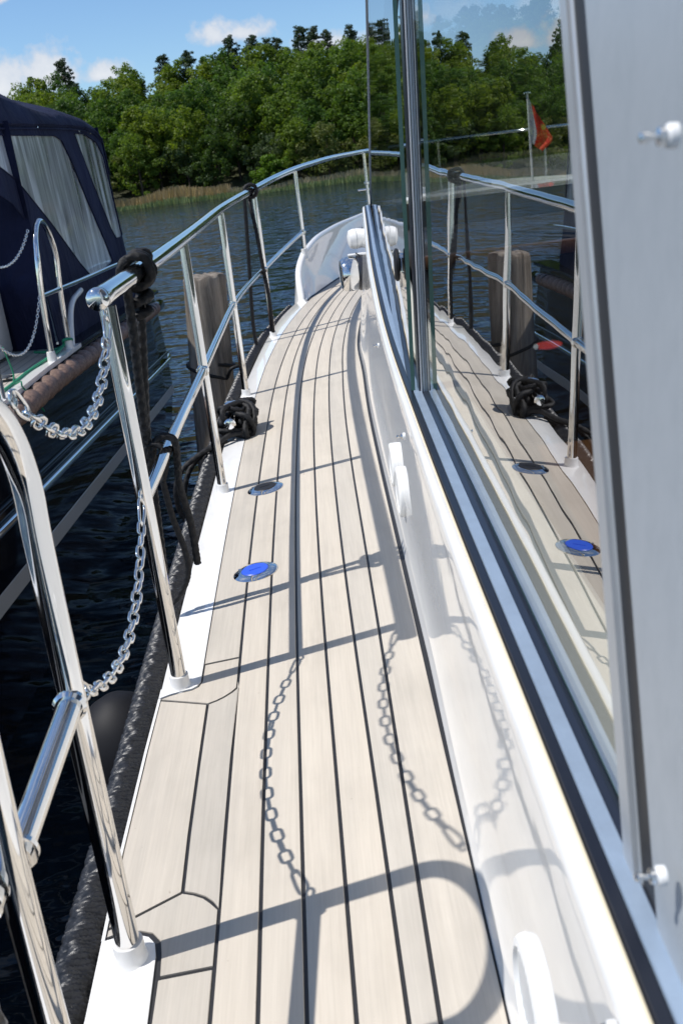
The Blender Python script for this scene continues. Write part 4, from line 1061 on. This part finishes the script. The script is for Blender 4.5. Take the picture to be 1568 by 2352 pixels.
    for y, zt in ((5.08, 0.660), (5.3, 0.665), (5.75, 0.655), (6.2, 0.610), (6.7, 0.572), (6.98, 0.585), (7.35, 0.600), (7.8, 0.590), (8.15, 0.545), (8.38, 0.46), (8.50, 0.34), (8.56, 0.20)):
        b = float(interp([(5.08, 0.408), (5.58, 0.412), (7.32, 0.470), (8.05, 0.470), (8.40, 0.40), (8.56, 0.12)], y)); x0 = S(y, b)[0] + 0.012
        rows.append([(x0, y, b - 0.012), (x0 + 0.006, y, b + 0.01), (x0 - 0.03, y, b + 0.55 * (zt - b)), (x0 - 0.14, y, zt), (x0 - 0.5, y, zt + 0.12), (-3.0, y, zt + 0.2), (-4.1 + 0.02, y, zt + 0.1), (-4.45, y, b)])
    loft('canopy_roof', rows, 'navy_canvas', cv, ang=55)
    for y in (6.35, 7.55, 7.95): lathe('canopy_stud', [(0.010, 0.0), (0.009, 0.004), (0.004, 0.006)], 'polished_steel', cv, (S(y, 0.42)[0] + 0.004, y, 0.418 + 0.02 * (y > 7)), (1, 0, 0), 12)
    for zz in (0.0, 0.028):
        tube('canopy_piping', crom([(S(y, z - zz)[0] + 0.016, y, z - zz) for y, z in ((5.10, 0.404), (5.34, 0.407), (5.58, 0.410), (6.4, 0.440), (7.32, 0.468), (7.8, 0.470), (8.1, 0.455), (8.36, 0.40))], 6), 0.0045, 'navy_canvas', cv, 8)
    for poly in (w1, w2):
        tube('window_seam', [(S(y, z)[0] + 0.004, y, z) for y, z in dens(poly)], 0.0045, 'navy_canvas', cv, 6, closed=True)
    # rounded aft end, far side
    rows = []
    for z in (-0.84, -0.5, -0.2, 0.12, 0.40, 0.5):
        ye = float(interp([(-0.84, 8.80), (-0.5, 8.74), (-0.2, 8.62), (0.12, 8.50), (0.5, 8.40)], z)); x0 = S(ye, z)[0]
        rows.append([(x0, ye, z), (x0 - 0.15, ye + 0.06, z), (x0 - 0.5, ye + 0.10, z)])
    loft('aft_curtain', rows, 'navy_canvas', cv)
    loft('front_curtain', [[(x, 5.61 + 0.04 * math.sin(9 * x), z) for z in (-0.80, -0.4, 0.0, 0.42)] for x in np.linspace(-1.505, -3.2, 24)], 'navy_canvas', cv)
    box('far_skirt', (-4.5, 5.1, -0.82), (-4.44, 8.7, -0.30), 'navy_canvas', cv)
    for y in (5.1, 6.8, 8.5): box('far_post', (-4.48, y, -0.30), (-4.44, y + 0.08, 0.45), 'navy_canvas', cv)
    box('cockpit_side', (-4.4, 3.2, -1.1), (-1.60, 8.7, -0.86), 'dark_interior', bt)
    # bathing platform
    sp = box('bathing_platform', (-4.4, 8.95, -1.62), (-1.62, 9.75, -1.55), 'navy_hull', bt, 0.02)
    tube('platform_rail', crom([(-1.50, 7.6, -1.545), (-1.505, 8.6, -1.565), (-1.515, 9.5, -1.60), (-1.56, 9.66, -1.60), (-1.75, 9.72, -1.60), (-3.0, 9.75, -1.6)], 6), 0.030, 'polished_steel', sp, 14)
    box('platform_step', (-1.95, 9.05, -1.545), (-1.60, 9.55, -1.50), 'white_gelcoat', sp, 0.01)
    box('platform_bracket', (-1.63, 9.2, -1.60), (-1.53, 9.3, -1.57), 'polished_steel', sp, 0.004)
neighbour()
chain('safety_chain', (-1.392, 5.09, -0.130), (-1.41, 4.20, -0.16), 0.12, 'upper thin chain on the navy boat, hooked at the top of its hoop', 'chains on the navy boat', size=0.8, hooks=False)
chain('safety_chain', (-1.408, 5.09, -0.46), (-1.42, 4.20, -0.50), 0.19, 'lower thin chain on the navy boat, hooked halfway up its hoop', 'chains on the navy boat', size=0.8, hooks=False)
tag(rope('green_cord', [(-1.462, 4.1, -0.790), (-1.46, 4.5, -0.790), (-1.468, 4.8, -0.791), (-1.455, 5.1, -0.790), (-1.45, 5.4, -0.792), (-1.435, 5.50, -0.77), (-1.405, 5.53, -0.765), (-1.40, 5.50, -0.75), (-1.435, 5.47, -0.75), (-1.45, 5.52, -0.785), (-1.50, 5.40, -0.792), (-1.60, 5.44, -0.792)], 0.008, 'green_cord', step=0.01, seg=8), 'thin green cord lying along the deck edge of the navy boat', 'cord')
tag(rope('green_cord', [(-1.43, 4.40, -0.60), (-1.42, 4.43, -0.72), (-1.43, 4.44, -0.778), (-1.40, 4.45, -0.772), (-1.395, 4.44, -0.80), (-1.36, 4.46, -0.86), (-1.345, 4.52, -0.94)], 0.004, 'green_cord', step=0.01, seg=8), 'loose green twine tied round the stanchion foot of the navy boat', 'cord')

# ---------------------------------------------------------------- flag at the bow
def flag():
    root = empty('flagstaff', (2.06, 9.0, -0.62)); tag(root, 'short white staff at the bow with a small red and white flag', 'flag')
    tube('staff', [(2.07, 9.0, -0.75), (2.052, 9.0, 0.372)], 0.011, 'white_plastic', root, 12)
    lathe('finial', [(0.012, 0.0), (0.034, 0.006), (0.034, 0.016), (0.012, 0.022)], 'polished_steel', root, (2.051, 9.0, 0.372), (0, 0, 1), 18)
    def cloth(name, u0, u1, mat, par):
        v = []; f = []
        nu, nv = 9, 14
        for j in range(nv):
            t = j / (nv - 1)
            for i in range(nu):
                u = u0 + (u1 - u0) * i / (nu - 1)
                droop = 0.55 * u
                v.append((2.062 + 0.20 * u * (0.35 + 0.75 * min(1, abs(t * 1.15)) * (1 if t < 0.72 else max(0, 1 - (t - 0.72) * 3.0))), 9.0 + 0.035 * math.sin(9 * u + 3 * t) * u, 0.335 - 0.36 * t - droop * 0.22 * (1 - 0.35 * t)))
        for j in range(nv - 1):
            for i in range(nu - 1): f.append((j * nu + i, j * nu + i + 1, (j + 1) * nu + i + 1, (j + 1) * nu + i))
        o = mesh(name, v, f, mat, par); m_ = o.modifiers.new('thickness', 'SOLIDIFY'); m_.thickness = 0.002
        return o
    cloth('white_field', 0.0, 0.30, 'flag_white', root); red = cloth('red_field', 0.30, 1.0, 'flag_red', root)
    lathe('emblem', [(0.022, 0.0), (0.022, 0.003), (0.01, 0.0035)], 'flag_yellow', root, (2.175, 8.975, 0.09), (0, -1, 0), 18)
flag()

# ---------------------------------------------------------------- trees on the far shore
def leaf_cloud(centers, radii, n_each, size, flat=1.0, seed=0):
    r = np.random.default_rng(seed); V = []; F = []
    for c, rad in zip(centers, radii):
        d = r.normal(size=(n_each, 3)); d /= np.linalg.norm(d, axis=1)[:, None]
        p = c + d * rad * (r.uniform(0.35, 1.0, (n_each, 1)) ** 0.5) * np.array((1, 1, flat))
        nrm = d * 0.8 + r.normal(size=(n_each, 3)) * 0.6 + np.array((0, 0, 0.35)); nrm /= np.linalg.norm(nrm, axis=1)[:, None]
        t = np.cross(nrm, r.normal(size=(n_each, 3))); t /= np.linalg.norm(t, axis=1)[:, None]; b = np.cross(nrm, t)
        s = size * r.uniform(0.6, 1.35, (n_each, 1)); s2 = s * r.uniform(0.5, 0.9, (n_each, 1))
        q = np.stack([p - t * s, p - b * s2 + t * s * 0.1, p + t * s, p + b * s2 - t * s * 0.15], 1).reshape(-1, 3)
        V.append(q)
    V = np.concatenate(V); n = len(V) // 4
    me = bpy.data.meshes.new('crown')
    me.vertices.add(len(V)); me.vertices.foreach_set('co', V.astype(np.float32).ravel())
    me.loops.add(len(V)); me.loops.foreach_set('vertex_index', np.arange(len(V), dtype=np.int32))
    me.polygons.add(n); me.polygons.foreach_set('loop_start', np.arange(0, len(V), 4, dtype=np.int32))
    me.update(calc_edges=True)
    return me
def trunk_mesh(h, r, limbs, mat):
    V = []; F = []
    def add(P, r0, r1):
        P = np.array(P, float); n = len(P)
        rr = np.linspace(r0, r1, n)
        T, U, W = frames(P); o = len(V)
        for i in range(n):
            for k in range(7):
                a = 2 * math.pi * k / 7; V.append(P[i] + rr[i] * (math.cos(a) * U[i] + math.sin(a) * W[i]))
        for i in range(n - 1):
            for k in range(7): F.append((o + i * 7 + k, o + i * 7 + (k + 1) % 7, o + (i + 1) * 7 + (k + 1) % 7, o + (i + 1) * 7 + k))
    add([(0, 0, -0.6), (0.05, 0.02, h * 0.3), (-0.06, 0.08, h * 0.6), (0.08, 0, h)], r, r * 0.3)
    for a, b in limbs: add([a, (np.array(a) + np.array(b)) / 2 + (0, 0, 0.3), b], r * 0.35, r * 0.1)
    me = bpy.data.meshes.new('trunk'); me.from_pydata([tuple(map(float, v)) for v in V], [], F); me.materials.append(MATS[mat])
    me.polygons.foreach_set('use_smooth', [True] * len(me.polygons))
    return me
def broad_tree(seed, H, Wd, low, mat, leaf=0.19, nclump=120):
    r = np.random.default_rng(seed); cs = []; rs = []
    lobes = [(np.array((r.uniform(-.5, .5) * Wd * 0.7, r.uniform(-.5, .5) * Wd * 0.7, H * r.uniform(low + 0.12, 0.86))), r.uniform(0.22, 0.38) * Wd) for _ in range(9)]
    lobes.append((np.array((0, 0, H * 0.82)), 0.26 * Wd)); lobes.append((np.array((0, 0, H * (low + 0.2))), 0.42 * Wd))
    while len(cs) < nclump:
        c, rd = lobes[r.integers(len(lobes))]
        d = r.normal(size=3); d /= np.linalg.norm(d)
        p = c + d * rd * r.uniform(0.7, 1.0)
        if p[2] < H * low * 0.7 or p[2] > H: continue
        cs.append(p); rs.append(r.uniform(0.5, 1.05) * Wd / 8.0)
    me = leaf_cloud(cs, rs, 62, leaf, 0.8, seed); me.materials.append(MATS[mat])
    limbs = [((0, 0, H * u), tuple(l[0] * 0.85)) for u, l in zip((0.25, 0.32, 0.4, 0.46, 0.5, 0.55), lobes)]
    return trunk_mesh(H * 0.75, 0.02 * H, limbs, 'bark'), me
def pine_tree(seed, H, Wd):
    r = np.random.default_rng(seed); cs = []; rs = []; limbs = []
    for k in range(60):
        z = H * (0.48 + 0.50 * r.uniform(0, 1) ** 0.8); w = Wd * 0.55 * (1.0 - (z / H - 0.48) * 1.25); a = r.uniform(0, 2 * math.pi); d = w * r.uniform(0.25, 1.0)
        c = np.array((d * math.cos(a), d * math.sin(a), z)); cs.append(c + (0, 0, r.normal(0, 0.3))); rs.append(r.uniform(0.35, 0.8))
        if k % 3 == 0: limbs.append(((0, 0, z - 0.5), tuple(c)))
        cs.append(c * (0.65, 0.65, 1) + (0, 0, 0.2)); rs.append(r.uniform(0.4, 0.75))
    cs.append(np.array((0.2, 0, H * 0.985))); rs.append(0.45)
    me = leaf_cloud(cs, rs, 40, 0.15, 0.55, seed); me.materials.append(MATS['pine_needle'])
    return trunk_mesh(H * 0.98, 0.014 * H, limbs, 'pine_bark'), me
def forest():
    kinds = {'broad': [broad_tree(s, 13.0, 8.5, 0.12, 'broad_leaf') for s in (1, 2, 3, 4, 5, 6)],
             'willow': [broad_tree(s, 9.0, 8.0, 0.05, 'willow_leaf', 0.15) for s in (11, 12, 13)],
             'fresh': [broad_tree(s, 6.0, 6.5, 0.05, 'fresh_leaf', 0.18, 80) for s in (21,)],
             'pine': [pine_tree(s, 16.0, 6.5) for s in (31, 32, 33, 34)]}
    info = {'broad': ('broadleaf_tree', 'green broadleaf tree with a rounded leafy crown in the wood across the lake', 'broadleaf trees of the far shore'),
            'willow': ('willow_tree', 'grey-green bushy willow at the water edge in front of the wood', 'willows of the far shore'),
            'fresh': ('young_tree', 'small bright yellow-green tree at the foot of the wood above the reeds', 'young trees of the far shore'),
            'pine': ('pine_tree', 'dark pine with an open crown standing out above the treetops across the lake', 'pines of the far shore')}
    r = random.Random(21)
    ORD = ['first', 'second', 'third', 'fourth', 'fifth', 'sixth', 'seventh', 'eighth', 'ninth', 'tenth', 'eleventh', 'twelfth', 'thirteenth', 'fourteenth', 'fifteenth', 'sixteenth', 'seventeenth', 'eighteenth', 'nineteenth', 'twentieth', 'twenty-first', 'twenty-second', 'twenty-third', 'twenty-fourth', 'twenty-fifth', 'twenty-sixth', 'twenty-seventh', 'twenty-eighth', 'twenty-ninth', 'thirtieth', 'thirty-first', 'thirty-second', 'thirty-third', 'thirty-fourth', 'thirty-fifth']
    def bowed(x, y): return y - min(0.0009 * (x + 10) ** 2, 60)
    def add(kind, x, y, sc, lab=None):
        tm, cm = r.choice(kinds[kind]); nm, lab0, grp = info[kind]
        root = bpy.data.objects.new(nm, None); C.objects.link(root); root.empty_display_size = 1
        root.location = (x, bowed(x, y), float(hill(x, y)) - 0.1); root.rotation_euler = (0, 0, r.uniform(0, 6.28)); s = sc * r.uniform(0.95, 1.05); root.scale = (s, s, s)
        tag(root, lab or lab0, 'tree', grp)
        for n_, me in (('trunk', tm), ('crown', cm)):
            o = bpy.data.objects.new(n_, me); C.objects.link(o); o.parent = root
        return root
    rows = [(116.5, 4.6, 'shore', 0.60, 0.0, 'front'), (119.5, 4.3, 'broad', 0.62, 2.5, 'second'), (123.0, 4.3, 'broad', 0.66, 0.8, 'third'), (127.0, 4.3, 'broad', 0.68, 3.4, 'fourth'),
            (131.5, 4.4, 'broad', 0.70, 1.7, 'fifth'), (136.5, 4.4, 'broad', 0.70, 0.3, 'sixth'), (142.0, 4.5, 'broad', 0.70, 2.9, 'seventh'), (148.0, 4.6, 'broad', 0.70, 1.1, 'rear')]
    for y0, step, kind, sc, off, word in rows:
        x = -64 + off; spots = []
        while x < 44:
            spots.append((x + r.uniform(-1.2, 1.2), y0 + r.uniform(-1.4, 1.4), sc * r.uniform(0.80, 1.22))); x += step * r.uniform(0.82, 1.18)
        spots.sort(key=lambda p: p[0] / p[1])
        seen = [p for p in spots if -0.36 < p[0] / p[1] < 0.10]
        for p in spots:
            k = kind; s = p[2] * (0.88 if p[0] < -44 else 1.0)
            if kind == 'shore':
                k = 'willow' if r.random() < 0.5 else 'broad'
                if k == 'broad': s *= 0.8
            what = 'grey-green bushy willow' if k == 'willow' else 'green broadleaf tree'
            q = p[0] / p[1]
            if q < -0.44: continue
            if p in seen: lab = f"{what}, {ORD[seen.index(p)]} from the left in the {word} row of the far wood"
            elif q > 0: lab = f"{what} in the {word} row of the far wood, behind the cabin glass"
            else: lab = f"{what} in the {word} row at the far left end of the wood"
            add(k, p[0], p[1], s, lab)
    # pines along the crest
    pines = [(-52, 0.62), (-47, 0.55), (-41.5, 0.60), (-38.4, 0.52), (-35.6, 0.50), (-31.8, 0.82), (-29.6, 0.66), (-24.0, 0.52), (-20.5, 0.50), (-17.2, 0.66), (-13.4, 0.70), (-11.6, 0.58), (-8.6, 0.66), (-7.2, 0.72), (-5.4, 0.62), (-4.2, 0.74), (-2.2, 0.70), (-0.9, 0.60), (2.4, 0.74), (4.4, 0.66), (6.3, 0.60), (9.5, 0.68), (14, 0.62), (17.5, 0.70), (22, 0.60), (26, 0.68), (31, 0.62), (37, 0.66)]
    for i, (x, s) in enumerate(pines):
        add('pine', x, 150 + r.uniform(-4, 4), s * 0.92, f"dark pine above the far treetops, {ORD[i]} from the left along the crest")
    add('fresh', -3.2, 114.5, 0.60, 'small bright yellow-green tree by the water behind the bend of the rail')
    add('fresh', -24.5, 114.5, 0.5, 'small bright yellow-green tree by the straw-coloured reeds')
forest()
def reeds():
    r = np.random.default_rng(9)
    def strip(name, n, h0, h1, mat, x0, x1, y0, y1, w, label):
        x = r.uniform(x0, x1, n); y = r.uniform(y0, y1, n)
        dens = np.sin(x * 0.35) + 0.6 * np.sin(x * 0.9 + 2) ; h = r.uniform(h0, h1, n) * (0.85 + 0.18 * dens)
        yb = y - np.minimum(0.0009 * (x + 10) ** 2, 60)
        lean = r.normal(0, 0.12, (n, 2)) * h[:, None]; ww = w * r.uniform(0.6, 1.4, n); a = r.uniform(0, math.pi, n)
        dx, dy = np.cos(a) * ww, np.sin(a) * ww * 0.4
        b = np.stack([x, yb, np.full(n, WATER - 0.1)], 1); t = b + np.stack([lean[:, 0], lean[:, 1], h], 1)
        o_ = np.stack([dx, dy, 0 * dx], 1)
        V = np.stack([b - o_, b + o_, t + o_ * 0.4, t - o_ * 0.4], 1).reshape(-1, 3)
        me = bpy.data.meshes.new(name); me.from_pydata(V.tolist(), [], [(4 * i, 4 * i + 1, 4 * i + 2, 4 * i + 3) for i in range(n)]); me.materials.append(MATS[mat])
        o = put(name, me, None, None, False); tag(o, label, 'reeds', kind='stuff')
    strip('reed_bed', 9000, 0.9, 1.8, 'reed_straw', -46, -8, 112.6, 115.8, 0.06, 'tall straw-coloured reeds along the far water edge')
    strip('reed_bed', 5000, 0.8, 1.3, 'reed_straw', -8, 40, 112.6, 114.8, 0.06, 'short straw-coloured reeds along the far water edge')
    strip('reed_fringe', 14000, 0.35, 0.75, 'reed_green', -75, 60, 110.8, 113.0, 0.07, 'low yellow-green reed fringe at the far water line')
reeds()
